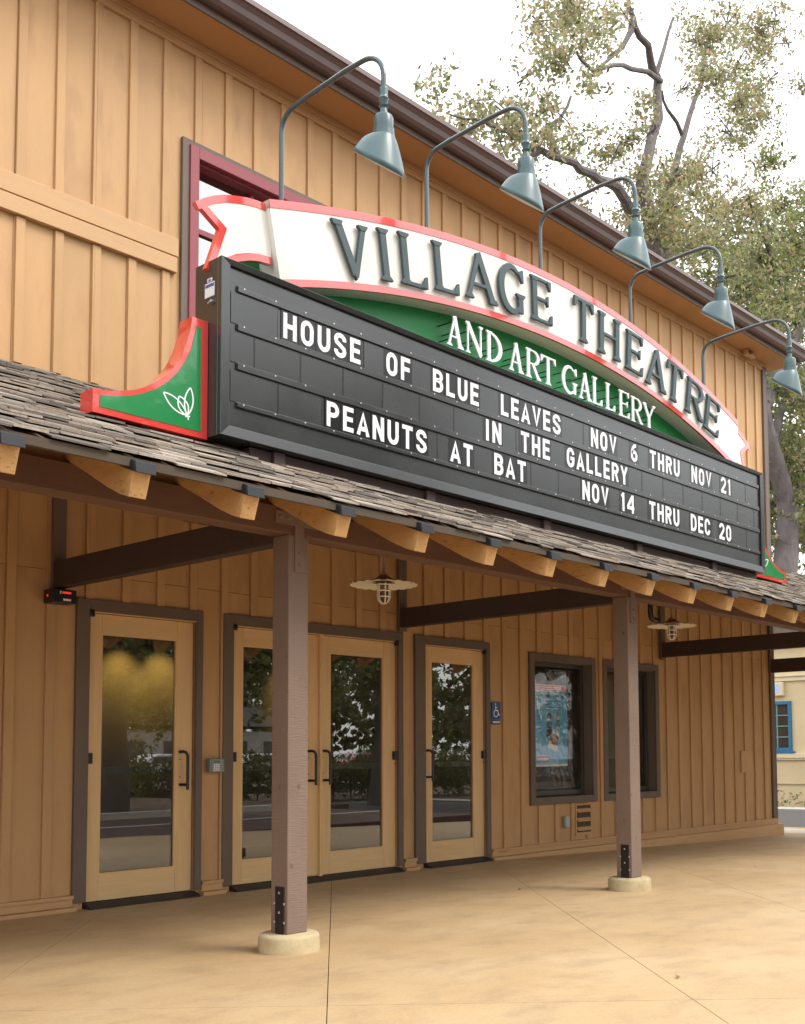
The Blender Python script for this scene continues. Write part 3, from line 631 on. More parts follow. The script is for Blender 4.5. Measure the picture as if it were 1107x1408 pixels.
# blocking between rafters on the girder
MB().box(CX0, CX1, -2.672, -2.532, 2.378, 2.530).build('girder', girder_m, can, bevel=0.006)
MB().box(CX0, CX1, -2.62, -2.58, 2.531, rtop(-2.6)-0.026).build('blocking', deck_m, can)
MB().box(BX1+0.05, CX1, -0.15, -0.01, 3.55, 3.74).build('header_beam', girder_m, can, bevel=0.006)
MB().box(CX1-0.3, CX1-0.15, -0.15, -0.01, -0.35, 3.55).build('post', post_m, can, bevel=0.006)
for (px, z0, lb) in ((-3.82, 0.10, None), (-0.309, 0.10, 'left post, nearest the camera'), (3.198, 0.10, 'right post, in front of the second window'), (7.93, 0.03, None), (12.2, 0.0, None)):
    z0 = z0 + gz(px)*0.5
    p = MB().box(px, px+0.146, -2.674, -2.528, z0, 2.3775).build('post', post_m, can, bevel=0.006, label=lb)
    gzz = gz(px)
    MB().box(px-0.006, px, -2.650, -2.572, z0, z0+0.265).build('base_bracket', black, p, bevel=0.0025)
    q = MB()
    for (yy, zz) in ((-2.611, 0.225), (-2.611, 0.115), (-2.655, 0.165), (-2.570, 0.165), (-2.655, 0.06), (-2.570, 0.06)): q.lathe([(0.0, 0.0), (0.006, 0.0), (0.006, 0.012), (0, 0.012)], (px-0.008, yy, z0+zz), 8)
    q.build('bolt', bolt_m, p)
    # T-shaped painted cap plate with bolts
    tp = MB().box(px+0.040, px+0.106, -2.683, -2.6745, 2.16, 2.45).box(px-0.10, px+0.246, -2.6835, -2.6735, 2.43, 2.50)
    for (xx, zz) in [(px+0.073, 2.20), (px+0.073, 2.27), (px-0.07, 2.465), (px-0.02, 2.465), (px+0.073, 2.465), (px+0.16, 2.465), (px+0.21, 2.465)]:
        tp.add([(xx+0.010*math.cos(a)*s1, -2.6845-(0.008 if s1 == 1 else 0.0), zz+0.010*math.sin(a)*s1) for s1 in (1,) for a in np.linspace(0, 5.236, 6)]+[(xx+0.012*math.cos(a), -2.683, zz+0.012*math.sin(a)) for a in np.linspace(0, 5.236, 6)],
               [(0, 1, 2, 3, 4, 5)]+[(i, i+6, (i+1) % 6+6, (i+1) % 6) for i in range(6)])
    tp.build('cap_plate', post_m, p)
    ft = MB().lathe([(0.0, z0), (0.155, z0), (0.168, z0-0.010), (0.172, z0-0.022), (0.176, gzz-0.02)], (px+0.073, -2.601, 0), 40); ft.v = [(x, y, z) for x, y, z in ft.v]
    ft.build('footing', foot_m, can, smooth=True)
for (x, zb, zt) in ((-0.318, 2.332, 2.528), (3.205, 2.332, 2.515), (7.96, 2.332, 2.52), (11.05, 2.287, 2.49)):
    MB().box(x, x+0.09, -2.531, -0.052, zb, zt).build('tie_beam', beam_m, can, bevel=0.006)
# shakes: 300 nearest are single pieces, the rest one part
cands = []
EXP = 0.118; ln = math.hypot(1, SL); NC = int(3.20*ln/EXP)
cy_ = -3.225
for r in range(NC):
    y0 = cy_ + r*EXP/ln
    x = CX0 - random.uniform(0, 0.2)
    while x < CX1:
        w = random.uniform(0.12, 0.30); cands.append((x, min(x+w-random.uniform(0.004, 0.012), CX1+.02), y0, random.randint(0, 3), random.uniform(0.0, 1.0))); x += w
camp = Vector((-4.4391, -7.7026, 1.0993))
def vis(c):
    p = Vector(((c[0]+c[1])/2, c[2], rtop(c[2])))-camp; d = p.dot(f_); u = 696.5+1544*p.dot(r_)/d
    return (0 if -20 < u < 1127 else 1000)+p.length
cands.sort(key=vis)
def shake(mb, c, mi=0):
    x0, x1, y0, cidx, rnd = c
    L = min(0.235, (-0.01-y0)); lift = 0.020+0.018*rnd; th = 0.008+0.004*rnd
    y1 = y0+L; j = 0.010*(rnd-0.5); y0 += j
    if y1 < y0+.03: return
    t1 = 0.002
    za, zb = rtop(y0)+lift, rtop(y1)+0.004
    k = 0.006*(rnd-0.4)
    mb.add([(x0, y0, za-th), (x1, y0+k, za-th+k), (x1, y1, zb-t1-.002), (x0, y1, zb-t1-.002), (x0, y0, za), (x1, y0+k, za+k), (x1, y1, zb), (x0, y1, zb)], [(0,3,2,1),(4,5,6,7),(0,1,5,4),(1,2,6,5),(2,3,7,6),(3,0,4,7)], mi)
for c in cands[:300]:
    mb = MB(); shake(mb, c)
    if mb.v: mb.build('shingle', shing[c[3]], can)
mb = MB()
for c in cands[300:]: shake(mb, c, c[3])
mb.build('shingle_field', shing, can, kind='stuff')
# porch lamps
def porch_lamp(x, y, zt, zd, label):
    t = thing('porch_lamp', label, 'lamp', (x, y, zd), 'caged porch lamps under the canopy')
    MB().tube([(x, y, zt), (x, y, zd+0.05)], 0.011, 8).lathe([(0.011, 0.075), (0.03, 0.072), (0.035, 0.06), (0.03, 0.055)], (x, y, zd), 12).build('stem', mat('stem_paint', (0.42, 0.33, 0.26), 0.5, 0.05, 4), t, smooth=True)
    MB().lathe([(0.0, 0.058), (0.035, 0.055), (0.075, 0.030), (0.085, 0.004)], (x, y, zd), 20).build('fitter', mat('fitter_bronze', (0.19, 0.135, 0.10), 0.5, 0.1, 4), t, smooth=True)
    n_ = 40; vs = []; rings = [(0.07, 0.012), (0.13, 0.012), (0.19, 0.004), (0.255, -0.012)]
    d = MB()
    for (r, z) in rings:
        for k in range(n_):
            a = 2*math.pi*k/n_; w = (r/0.255)**2; rr = r*(1+0.012*math.cos(a*20)*w); vs.append((x+rr*math.cos(a), y+rr*math.sin(a), zd+z+0.004*math.cos(a*20)*w))
    for (r, z) in rings[::-1]:
        for k in range(n_):
            a = 2*math.pi*k/n_; w = (r/0.255)**2; rr = r*(1+0.012*math.cos(a*20)*w); vs.append((x+rr*math.cos(a), y+rr*math.sin(a), zd+z-0.003+0.004*math.cos(a*20)*w))
    d.add(vs, [(j_*n_+k, j_*n_+(k+1) % n_, (j_+1)*n_+(k+1) % n_, (j_+1)*n_+k) for j_ in range(7) for k in range(n_)]); d.build('shade', disc_m, t, smooth=True)
    MB().lathe([(0.034, 0.0), (0.036, -0.06), (0.032, -0.11), (0.018, -0.135), (0, -0.14)], (x, y, zd-0.01), 16).build('globe', glass('lamp_glass', (0.55, 0.5, 0.4), 1.5, 0.05) if 'lamp_glass' not in MATS else MATS['lamp_glass'], t, smooth=True)
    cg = MB()
    for z in (-0.012, -0.06, -0.105): cg.tube([(x+0.048*math.cos(a), y+0.048*math.sin(a), zd+z) for a in np.linspace(0, 2*math.pi, 21)], 0.0055, 6)
    for k in range(3):
        a = math.pi*k/3; pts = [(x+0.048*math.cos(a), y+0.048*math.sin(a), zd-0.0), (x+0.048*math.cos(a), y+0.048*math.sin(a), zd-0.105)]
        pts += [(x+0.048*math.cos(b_)*math.cos(a), y+0.048*math.cos(b_)*math.sin(a), zd-0.105-0.052*math.sin(b_)) for b_ in np.linspace(0.2, math.pi-0.2, 9)]
        pts += [(x-0.048*math.cos(a), y-0.048*math.sin(a), zd-0.105), (x-0.048*math.cos(a), y-0.048*math.sin(a), zd)]
        cg.tube(pts, 0.005, 6)
    cg.build('cage', cage_m, t, smooth=True)
    return t
porch_lamp(1.49, -1.6, rtop(-1.6)-.03, 2.405, 'scalloped disc porch lamp with white wire cage, between the posts')
porch_lamp(5.66, -1.6, rtop(-1.6)-.03, 2.435, 'scalloped disc porch lamp with white wire cage, right of the second post')
o = MB().tube([(5.25, -1.6, 2.85), (5.25, -1.6, 2.52), (5.27, -1.6, 2.47), (5.33, -1.6, 2.455), (5.40, -1.6, 2.46)], 0.028, 10).build('conduit_pipe', black, smooth=True)
tagged(o, 'black bent conduit hanging under the canopy beside the right porch lamp', 'conduit')

# ------------------------------------------------------------------ sign group: its own frame, drawn at full plan size
K = 0.7876; SO = (-0.943, -1.636, 0.2335)
def sg(x, y, z): return (K*x+SO[0], K*y+SO[1], K*z+SO[2])
cab = thing('marquee_sign', 'long black changeable-letter marquee cabinet standing on the porch roof', 'marquee sign', sg(4.87, -.75, 3.48))
def SB(mb, name, m_, parent, **kw): return mb.xf(sg).build(name, m_, parent, **kw)
cx0, cx1, cz0, cz1 = 0.496, 9.241, 3.479, 4.837
hs = MB(); hs.box(cx0, cx1, -0.862, -0.575, cz0, cz1)
SB(hs, 'housing', cab_m, cab, bevel=0.004)
fr = MB()
def bevelbar(p0, p1, q0, q1):   # outer edge points p (XZ), inner q, front -0.906 to the face -0.868
    pass
F = 0.085; o_, i_ = [(cx0, cz0), (cx1, cz0), (cx1, cz1), (cx0, cz1)], [(cx0+F, cz0+F), (cx1-F, cz0+F), (cx1-F, cz1-F*.55), (cx0+F, cz1-F*.55)]
for k in range(4):
    a, b_, c, d = o_[k], o_[(k+1) % 4], i_[(k+1) % 4], i_[k]
    vs = [(a[0], -0.906, a[1]), (b_[0], -0.906, b_[1]), (c[0], -0.898, c[1]), (d[0], -0.898, d[1]), (a[0], -0.863, a[1]), (b_[0], -0.863, b_[1]), (c[0], -0.863, c[1]), (d[0], -0.863, d[1])]
    fr.add(vs, [(0, 1, 2, 3), (3, 2, 6, 7), (1, 0, 4, 5)])
SB(fr, 'frame', cab_m, cab, bevel=0.003)
SB(MB().box(cx0+F, cx1-F, -0.874, -0.864, cz0+F, cz1-F*.5), 'face_sheet', panel_m, cab)
TR = [(4.610, 4.655), (4.311, 4.360), (4.010, 4.060), (3.722, 3.756)]
for (a, b_) in TR:
    t = MB(); t.box(0.655, cx1-0.12, -0.896, -0.882, a, b_).box(0.650, cx1-0.115, -0.883, -0.8745, a-0.006, b_+0.006)
    tr = SB(t, 'track', cab_m, cab, bevel=0.002)
    rv = MB(); x = 0.713
    while x < cx1-0.15: rv.add([(x+0.006*math.cos(q), -0.8985, b_-0.010+0.006*math.sin(q)) for q in np.linspace(0, 5.236, 6)]+[(x+0.008*math.cos(q), -0.896, b_-0.010+0.008*math.sin(q)) for q in np.linspace(0, 5.236, 6)], [(0, 1, 2, 3, 4, 5)]+[(i, i+6, (i+1) % 6+6, (i+1) % 6) for i in range(6)]); x += 0.300
    SB(rv, 'rivet_row', rivet_m, tr)
CH = 0.176
rows = [(4.366, [('HOUSE', 1.09), ('OF', 2.215), ('BLUE', 2.80), ('LEAVES', 3.755), ('NOV', 5.26), ('6', 6.035), ('THRU', 6.43), ('NOV', 7.37), ('21', 8.10)], 1.954, 1.954),
        (4.066, [('IN', 3.52), ('THE', 4.06), ('GALLERY', 4.82)], 0, 0),
        (3.763, [('PEANUTS', 1.54), ('AT', 3.03), ('BAT', 3.65), ('NOV', 5.09), ('14', 5.82), ('THRU', 6.40), ('DEC', 7.33), ('20', 8.03)], 0, 0)]
for ri, (z, words, _, _) in enumerate(rows):
    used = []
    for w, x in words:
        for i, ch in enumerate(w):
            cw = {'I': 0.105, '1': 0.125, 'E': 0.160, 'F': 0.160, 'L': 0.158}.get(ch, 0.176)
            cd = SB(MB().box(x-0.012, x+cw-0.016, -0.8805, -0.875, z-0.004, z+0.242), 'letter_card', card_m, cab)
            h = 0.208; W = {'I': 0.25, '1': 0.30, 'A': 0.68, 'V': 0.66, 'E': 0.55, 'F': 0.55, 'L': 0.54, 'T': 0.62, 'Y': 0.66, '4': 0.68}.get(ch, 0.64)
            xo = x+(cw-0.028-W*h)/2
            gl = sans_mb(ch, W, xo, z+0.017, h, -0.881, 0.0025, 0.185)
            SB(gl, 'letter', white_l, cd); used.append((x-0.012, x+cw-0.016)); x += cw
    # blank panels fill the rest of the row
    x = 0.60 if ri != 1 else 0.37; z1 = z+0.242
    offs = 1.054-0.454 if ri != 1 else 0.825-0.454
    k = 0
    while True:
        a = max(offs+0.454*k, 0.595); b_ = min(offs+0.454*(k+1)-0.005, cx1-0.125); k += 1
        if a >= cx1-0.14: break
        segs = [(a, b_)]
        for (p, q) in used:
            ns = []
            for (s0, s1) in segs:
                if q+.003 <= s0 or p-.003 >= s1: ns.append((s0, s1)); continue
                if p-.003 > s0: ns.append((s0, p-.003))
                if q+.003 < s1: ns.append((q+.003, s1))
            segs = ns
        for (s0, s1) in segs:
            if s1-s0 > 0.03:
                bl = SB(MB().box(s0, s1, -0.8795, -0.875, z-0.004, z1), 'blank_panel', panel_m, cab, bevel=0.002)
                SB(MB().box(s1-0.006, s1, -0.8815, -0.8797, z-0.002, z1-0.002), 'panel_lip', cab_m, bl)
# label stickers and catch on the left end of the cabinet
wl = mat('sticker_white', (0.75, 0.75, 0.78), 0.5, 0.02, 3)
st = SB(MB().box(cx0-0.0022, cx0-0.0002, -0.82, -0.70, 4.555, 4.665).box(cx0-0.0022, cx0-0.0002, -0.79, -0.73, 4.672, 4.70), 'sticker', wl, cab)
ink = mat('sticker_ink', (0.08, 0.10, 0.30), 0.5, 0.02, 3)
SB(MB().box(cx0-0.0030, cx0-0.0023, -0.815, -0.705, 4.630, 4.655).box(cx0-0.0030, cx0-0.0023, -0.775, -0.745, 4.675, 4.692), 'print_band', ink, st)
SB(MB().tube([(cx0, -0.80, 4.51), (cx0-0.02, -0.80, 4.51)], 0.012, 8).tube([(cx0-0.02, -0.80, 4.51), (cx0-0.022, -0.765, 4.495)], 0.006, 6), 'catch', rivet_m, cab)
# steel carrying the cabinet
stl = mat('support_brown', (0.060, 0.036, 0.034), 0.6, 0.1, 4)
SB(MB().box(cx0+0.35, cx1-0.05, -0.80, -0.70, 3.385, 3.474), 'support_rail', stl, cab, bevel=0.004)
for k in range(6):
    xx = 1.10+k*1.72
    if xx < 9.2: SB(MB().box(xx-0.05, xx+0.06, -0.84, -0.73, 3.20, 3.474), 'support_foot', stl, cab, bevel=0.004)

# arched banner
ban = thing('arched_banner_sign', 'white arched ribbon banner with red edges reading VILLAGE THEATRE above a green board', 'sign', sg(4.87, -.7, 4.84))
TP = [5.9e-05, -0.001656, -0.027201, 0.359722, 5.165829]; BP = [-0.000226, 0.004124, -0.067509, 0.472422, 4.377195]
top = lambda x: float(np.polyval(TP, x)); bot = lambda x: float(np.polyval(BP, x))
xs = np.linspace(0, 1, 61); XL = 1.014; XR = 8.776
def ct(s): x = XL+(XR-XL)*s; return (x, top(x))
def cbm(s): x = (XL+0.13)+(8.70-XL-0.13)*s; return (x, max(bot(x), 4.80))
T_ = [ct(s) for s in xs]; B_ = [cbm(s) for s in xs]
SB(MB().strip(T_, B_, -0.796, -0.565), 'banner', banner_m, ban, smooth=True)
def inset(A, Bq, d):   # points d metres from A toward B
    out = []
    for a, b_ in zip(A, Bq):
        v_ = Vector((b_[0]-a[0], b_[1]-a[1])); out.append((a[0]+v_.x/v_.length*d, a[1]+v_.y/v_.length*d))
    return out
SB(MB().strip(inset(T_, B_, -0.004), inset(T_, B_, 0.062), -0.801, -0.560), 'red_edge', red_m, ban, smooth=True)
bb = [(p, q) for p, q in zip(B_, T_) if bot(p[0]) > 4.80]
Bc = [p for p, q in bb]; Tc = [q for p, q in bb]
SB(MB().strip(inset(Bc, Tc, 0.056), inset(Bc, Tc, -0.004), -0.801, -0.775), 'red_edge', red_m, ban, smooth=True)
# ribbon ends folded back behind the banner
def tail(mirror, dz=0.0):
    f = (lambda p: (9.667-p[0], p[1]-0.093+dz)) if mirror else (lambda p: (p[0]-0.115, p[1]-0.093))
    up = [(0.50, 5.345), (0.58, 5.405), (0.66, 5.452), (0.76, 5.50), (0.86, 5.53), (0.96, 5.555), (1.06, 5.57), (1.20, 5.575)]
    lo = [(1.20, 5.12), (1.08, 5.105), (0.98, 5.085), (0.86, 5.04), (0.76, 4.98), (0.68, 4.92), (0.62, 4.85)]
    poly = lo[::-1]+up[::-1]+[(0.762, 5.228)]
    poly = [f(p) for p in poly]
    if mirror: poly = poly[::-1]
    SB(MB().prism(poly, -0.745, -0.700), 'ribbon_tail', banner_m, ban)
    for q, P_ in enumerate(([(0.50, 5.322), (0.58, 5.382), (0.66, 5.430), (0.76, 5.476), (0.86, 5.506), (0.96, 5.531), (1.06, 5.546), (1.20, 5.551)], [(0.535, 5.352), (0.735, 5.228), (0.612, 4.86)], [(0.64, 4.862), (0.70, 4.925), (0.78, 4.985), (0.87, 5.045), (0.98, 5.092), (1.08, 5.118), (1.2, 5.130)])):
        L, Q = offset([f(p) for p in P_], [0.058]*len(P_)); SB(MB().strip(L, Q, -0.7495-q*0.0006, -0.702), 'red_edge', red_m, ban)
tail(False); tail(True, -0.04)
SB(MB().add([(1.012, -0.798, 5.502), (1.05, -0.745, 5.49), (1.055, -0.745, 5.42), (1.02, -0.798, 5.435)], [(0, 1, 2, 3), (3, 2, 1, 0)]), 'ribbon_fold', red_m, ban)
SB(MB().add([(1.020, -0.797, 5.44), (1.055, -0.745, 5.43), (1.17, -0.745, 4.85), (1.14, -0.797, 4.85)], [(0, 1, 2, 3), (3, 2, 1, 0)]), 'ribbon_fold', banner_m, ban)
# letters of the banner
BL = [('V', 1.915, 5.142, .470, .415, 9), ('I', 2.288, 5.244, .455, .20, 8.5), ('L', 2.632, 5.307, .462, .335, 7), ('L', 3.063, 5.388, .452, .33, 6.5), ('A', 3.545, 5.458, .468, .46, 5),
      ('G', 4.020, 5.490, .480, .39, 3), ('E', 4.498, 5.530, .458, .345, 2), ('T', 5.235, 5.530, .472, .35, -1), ('H', 5.722, 5.502, .466, .44, -2), ('E', 6.215, 5.455, .462, .35, -4),
      ('A', 6.668, 5.385, .475, .44, -7), ('T', 7.073, 5.325, .470, .35, -8.5), ('R', 7.545, 5.248, .450, .41, -10), ('E', 7.965, 5.137, .450, .36, -12)]
for ch, x, z, h, w, rot in BL:
    SB(serif_mb(ch, w/h, h, x, z, rot, -0.812, 0.028, 0.155, 0.070), 'letter', slate_m, ban, bevel=0.002)
# green board and its lettering
gx = np.linspace(0.86, 8.9, 60)
ge = SB(MB().strip([(x, max(4.80, (5.10 if x < 1.6 else bot(min(x, 8.6))+0.03))) for x in gx], [(x, 4.70) for x in gx], -0.572, -0.545), 'green_board', board_green, ban)
GLT = [('A', 3.425, .22), ('N', 3.710, .25), ('D', 4.010, .245), ('A', 4.362, .22), ('R', 4.640, .235), ('T', 4.905, .25), ('G', 5.285, .265), ('A', 5.578, .22), ('L', 5.810, .185), ('L', 6.070, .185), ('E', 6.355, .215), ('R', 6.620, .235), ('Y', 6.895, .27)]
for i, (ch, x, w) in enumerate(GLT):
    q_ = 0.9761; H = 0.302; zt = 1.099+q_*(5.335-0.045*max(0, (x-6)/0.9)-1.099); w *= q_; x = -4.439+q_*(x+4.439)
    lt = SB(serif_mb(ch, w/H, H, x, zt-H, 0, -0.755, 0.014, 0.150, 0.050), 'letter', white_l, ban)
    for (dx, fz) in ((-0.03, 0.80), (0.03, 0.55), (-0.02, 0.30)):
        SB(MB().tube([(x+dx, -0.757, zt-H+H*fz), (x+dx, -0.571, zt-H+H*fz)], 0.006, 6), 'standoff_rod', cab_m, lt)

# scroll brackets at both ends of the cabinet
BO = [(-0.437, 3.462), (0.492, 3.462), (0.492, 4.362), (0.352, 4.364)]
cv0 = [(0.352, 4.364), (0.335, 4.25), (0.297, 4.132), (0.250, 4.02), (0.188, 3.925), (0.110, 3.840), (0.016, 3.765), (-0.085, 3.708), (-0.191, 3.667), (-0.310, 3.638), (-0.437, 3.624)]
cv = []
for i in range(len(cv0)-1):
    p0, p1, p2, p3 = cv0[max(i-1, 0)], cv0[i], cv0[i+1], cv0[min(i+2, len(cv0)-1)]
    for t in (0, .25, .5, .75):
        cv.append(tuple(0.5*((2*p1[k])+(p2[k]-p0[k])*t+(2*p0[k]-5*p1[k]+4*p2[k]-p3[k])*t*t+(3*p1[k]-p0[k]-3*p2[k]+p3[k])*t**3) for k in (0, 1)))
cv = cv[1:]+[cv0[-1]]
gi = [(-0.385, 3.508), (0.432, 3.508), (0.425, 4.300), (0.388, 4.30)] + [(0.345, 4.12), (0.300, 4.02), (0.235, 3.915), (0.145, 3.815), (0.045, 3.735), (-0.08, 3.668), (-0.200, 3.625), (-0.310, 3.600), (-0.385, 3.590)]
def leafloop(cx, cz, L, W, ang):
    p = [(cx+math.cos(R(ang))*L*t-math.sin(R(ang))*W*s*math.sin(math.pi*t)**0.8, cz+math.sin(R(ang))*L*t+math.cos(R(ang))*W*s*math.sin(math.pi*t)**0.8) for s, ts in ((1, np.linspace(0.02, 0.98, 9)), (-1, np.linspace(0.98, 0.02, 9))) for t in ts]
    return p
for mir, lb in ((False, 'red-edged green scroll bracket with white leaf emblem at the left end of the marquee'), (True, 'red-edged green scroll bracket showing past the right end of the marquee')):
    f = (lambda p: (9.737-p[0], p[1])) if mir else (lambda p: p)
    br = thing('scroll_bracket', lb, 'bracket', sg(*((0.0, -0.68, 3.46) if not mir else (9.6, -0.68, 3.46))), 'scroll brackets at the ends of the marquee')
    A = [f(p) for p in BO+cv]; G2 = [f(p) for p in gi]
    if mir: A = A[::-1]; G2 = G2[::-1]
    SB(MB().prism(A, -0.750, -0.590), 'bracket_body', red_m, br, smooth=True)
    SB(MB().prism(G2, -0.7545, -0.7495), 'green_panel', green_m, br)
    em = MB()
    for q, (L0, W0, an) in enumerate(((0.235, 0.040, 148), (0.145, 0.042, 118), (0.215, 0.036, 83))):
        p = [f(z) for z in leafloop(0.312, 3.605, L0, W0, an)]; L, Q = offset(p, [0.010]*len(p), True); em.strip(L, Q, -0.7565-q*0.0004, -0.7545)
    L, Q = offset([f((0.312, 3.625)), f((0.322, 3.572))], [0.011, 0.009]); em.strip(L, Q, -0.758, -0.7545)
    L, Q = offset([f((0.295, 3.592)), f((0.335, 3.602))], [0.010, 0.010]); em.strip(L, Q, -0.7584, -0.7545)
    SB(em, 'leaf_emblem', white_l, br)

# gooseneck lamps
ord_ = ['leftmost', 'second from the left', 'middle', 'fourth from the left', 'rightmost']; over = ['above the left end of the banner', 'above the second L of VILLAGE', 'above the gap between the two words', 'above the middle of THEATRE', 'above the right end of the banner']
first = None
for i, (x, dz) in enumerate(((1.42, 0.0), (3.19, 0.395), (4.98, 0.455), (6.75, 0.345), (8.49, 0.0))):
    lb = 'green gooseneck sign lamp, %s of five, %s' % (ord_[i], over[i])
    t = thing('gooseneck_lamp', lb, 'lamp', sg(x, -0.45, 4.84), 'gooseneck lamps above the banner')
    zt = 6.555+dz; zs = 6.20+dz
    pts = [(x, -0.45, 4.86), (x, -0.45, zt-0.30)] + [(x, -0.45-0.17*(1-math.cos(a)), zt-0.20+0.17*math.sin(a)) for a in np.linspace(0.0, 1.35, 7)]
    pts += [(x, -0.75, zt-0.015), (x, -1.25, zt+0.02)]
    pts += [(x, -1.45-0.23*math.sin(a), zt-0.20+0.22*math.cos(a)) for a in np.linspace(0.0, math.pi/2, 9)] + [(x, -1.68, zs+0.04)]
    SB(MB().tube(pts, 0.021, 10), 'arm', pipe_m, t, smooth=True)
    nk = MB().lathe([(0.0, 0.06), (0.030, 0.06), (0.034, 0.04), (0.030, 0.0), (0.034, -0.02), (0.040, -0.03), (0.032, -0.05), (0.026, -0.08), (0.040, -0.09), (0.026, -0.11), (0.034, -0.165), (0.068, -0.172), (0.076, -0.19), (0.074, -0.27), (0.082, -0.275), (0.082, -0.30), (0.086, -0.345)], (x, -1.68, zs), 24)
    SB(nk, 'socket', lamp_m, t, smooth=True)
    # angled shade: rim circle tilted so that the mouth looks back at the sign
    n_ = 36; vs = []; nr = 9
    c1 = Vector((x, -1.68, zs-0.335)); c2 = Vector((x, -1.625, zs-0.535)); ti = R(36)
    for q in range(nr+1):
        s = q/nr; e = s**1.15
        for k in range(n_):
            a = 2*math.pi*k/n_; p1 = c1+Vector((0.084*math.cos(a), 0.084*math.sin(a), 0))
            r2 = 0.222; p2 = c2+Vector((r2*math.cos(a), r2*math.sin(a)*math.cos(ti)*1.05, r2*math.sin(a)*math.sin(ti)))
            p = p1.lerp(p2, e); p.z += 0.050*math.sin(math.pi*s)*0.8; vs.append(p)
    sh = MB().add(vs, [(j_*n_+k, j_*n_+(k+1) % n_, (j_+1)*n_+(k+1) % n_, (j_+1)*n_+k) for j_ in range(nr) for k in range(n_)])
    so = SB(sh, 'shade', [lampin_m, lamp_m], t, smooth=True)
    md = so.modifiers.new('thickness', 'SOLIDIFY'); md.thickness = 0.006; md.offset = 1; md.material_offset = 1; md.material_offset_rim = 1
    SB(MB().lathe([(0.0, 0.0), (0.03, -0.01), (0.045, -0.06), (0.03, -0.10), (0, -0.11)], (x, -1.66, zs-0.36), 14), 'bulb', mat('bulb_glass', (0.7, 0.7, 0.66), 0.2, 0.02, 3), t, smooth=True)

# ------------------------------------------------------------------ small fittings on the wall
bl = (-0.377, -0.186)
t = thing('exit_alarm_box', 'small black box with a red light bar fixed under the left tie beam', 'alarm box', (-0.28, -0.1, 2.2))
MB().box(-0.375, -0.190, -0.150, -0.022, 2.215, 2.315).build('housing', black, t, bevel=0.006)
MB().box(-0.3765, -0.375, -0.09, -0.07, 2.26, 2.275).box(-0.300, -0.235, -0.1535, -0.150, 2.283, 2.298).build('red_bar', emit('red_indicator', (0.9, 0.03, 0.03), 0.25), t)
MB().box(-0.295, -0.235, -0.1535, -0.150, 2.232, 2.247).box(-0.320, -0.311, -0.1535, -0.150, 2.28, 2.30).build('print', white_l, t)
t = thing('keypad', 'grey entry keypad mounted on the siding between the first two doors', 'keypad', (1.1, -0.04, 0.97))
MB().box(1.030, 1.172, -0.072, -0.022, 0.975, 1.090).build('housing', mat('keypad_grey', (0.20, 0.22, 0.20), 0.4, 0.05, 5), t, bevel=0.006)
MB().box(1.048, 1.158, -0.0755, -0.072, 0.982, 1.082).build('face', mat('keypad_face', (0.27, 0.30, 0.29), 0.35, 0.05, 5), t, bevel=0.002)
MB().box(1.062, 1.125, -0.0775, -0.0755, 1.055, 1.073).build('display', mat('keypad_display', (0.10, 0.22, 0.10), 0.25, 0.05, 5), t)
for r in range(4):
    for c in range(3): MB().box(1.064+c*0.020, 1.078+c*0.020, -0.0785, -0.0755, 0.990+r*0.0150, 1.0005+r*0.0150).build('key', wl, t)
t = thing('accessibility_sign', 'blue wheelchair-access sign on the siding right of the last door', 'sign', (4.67, -0.03, 1.42))
blue = mat('sign_blue', (0.025, 0.085, 0.24), 0.4, 0.03, 3)
MB().box(4.598, 4.744, -0.0255, -0.0215, 1.470, 1.655).box(4.598, 4.744, -0.0255, -0.0215, 1.418, 1.463).build('plate', blue, t, bevel=0.002)
ic = MB(); k = 0
def icon(p, w, cl=False):
    global k
    L, Q = offset([(4.600+u*0.0014, 1.478+v*0.0017) for u, v in p], [w*0.0015]*len(p), cl); ic.strip(L, Q, -0.0272-k*0.0002, -0.0257); k += 1
icon(arc(42, 92, 3.2, 3.2, 0, 330, 8), 7, True); icon([(42, 82), (43, 52), (66, 52), (80, 24), (90, 28)], 7); icon([(43, 70), (60, 70)], 6); icon(arc(46, 34, 24, 22, 125, 345, 14), 6)
ic.box(4.615, 4.727, -0.0270, -0.0257, 1.437, 1.450); ic.build('wheelchair_symbol', white_l, t)
# poster behind the glass
pst = thing('poster', 'light blue theatre poster with red headline strip, taped inside the left ticket window', 'poster', (5.83, 0.135, 0.95))
pb = mat('poster_blue', (0.12, 0.55, 0.95), 0.5, 0.05, 4); pr = mat('poster_red', (0.85, 0.05, 0.04), 0.5, 0.05, 4); pd = mat('poster_navy', (0.03, 0.08, 0.16), 0.5, 0.05, 4)
pw = mat('poster_white', (0.88, 0.90, 0.92), 0.5, 0.03, 4); psk = mat('poster_skin', (0.50, 0.26, 0.19), 0.5, 0.1, 9); phr = mat('poster_hair', (0.05, 0.03, 0.03), 0.5, 0.1, 9)
x0, x1, z0, z1 = 5.620, 6.225, 0.957, 1.900
pg = MB().box(x0, x1, 0.1950, 0.1970, z0, z1).build('sheet', pw, pst)
MB().box(x0+.004, x1-.004, 0.1938, 0.1948, z0+.025, z1-.075).build('ground_print', pb, pst)
MB().box(x0+.004, x1-.004, 0.1938, 0.1948, z1-.068, z1-.010).build('headline_strip', pr, pst)
tx = MB()
def textbar(cx, z, w, h):
    x = cx-w/2
    while x < cx+w/2:
        q = random.uniform(0.008, 0.022)*(h/0.02)**0.5; tx.box(x, min(x+q, cx+w/2), 0.1925, 0.1936, z, z+h); x += q+0.005
textbar((x0+x1)/2, z1-.150, 0.46, .034); textbar((x0+x1)/2, z1-.195, 0.36, .013)
for k in range(3): textbar((x0+x1)/2, z1-.235-k*.030, 0.40-.02*k, .008)
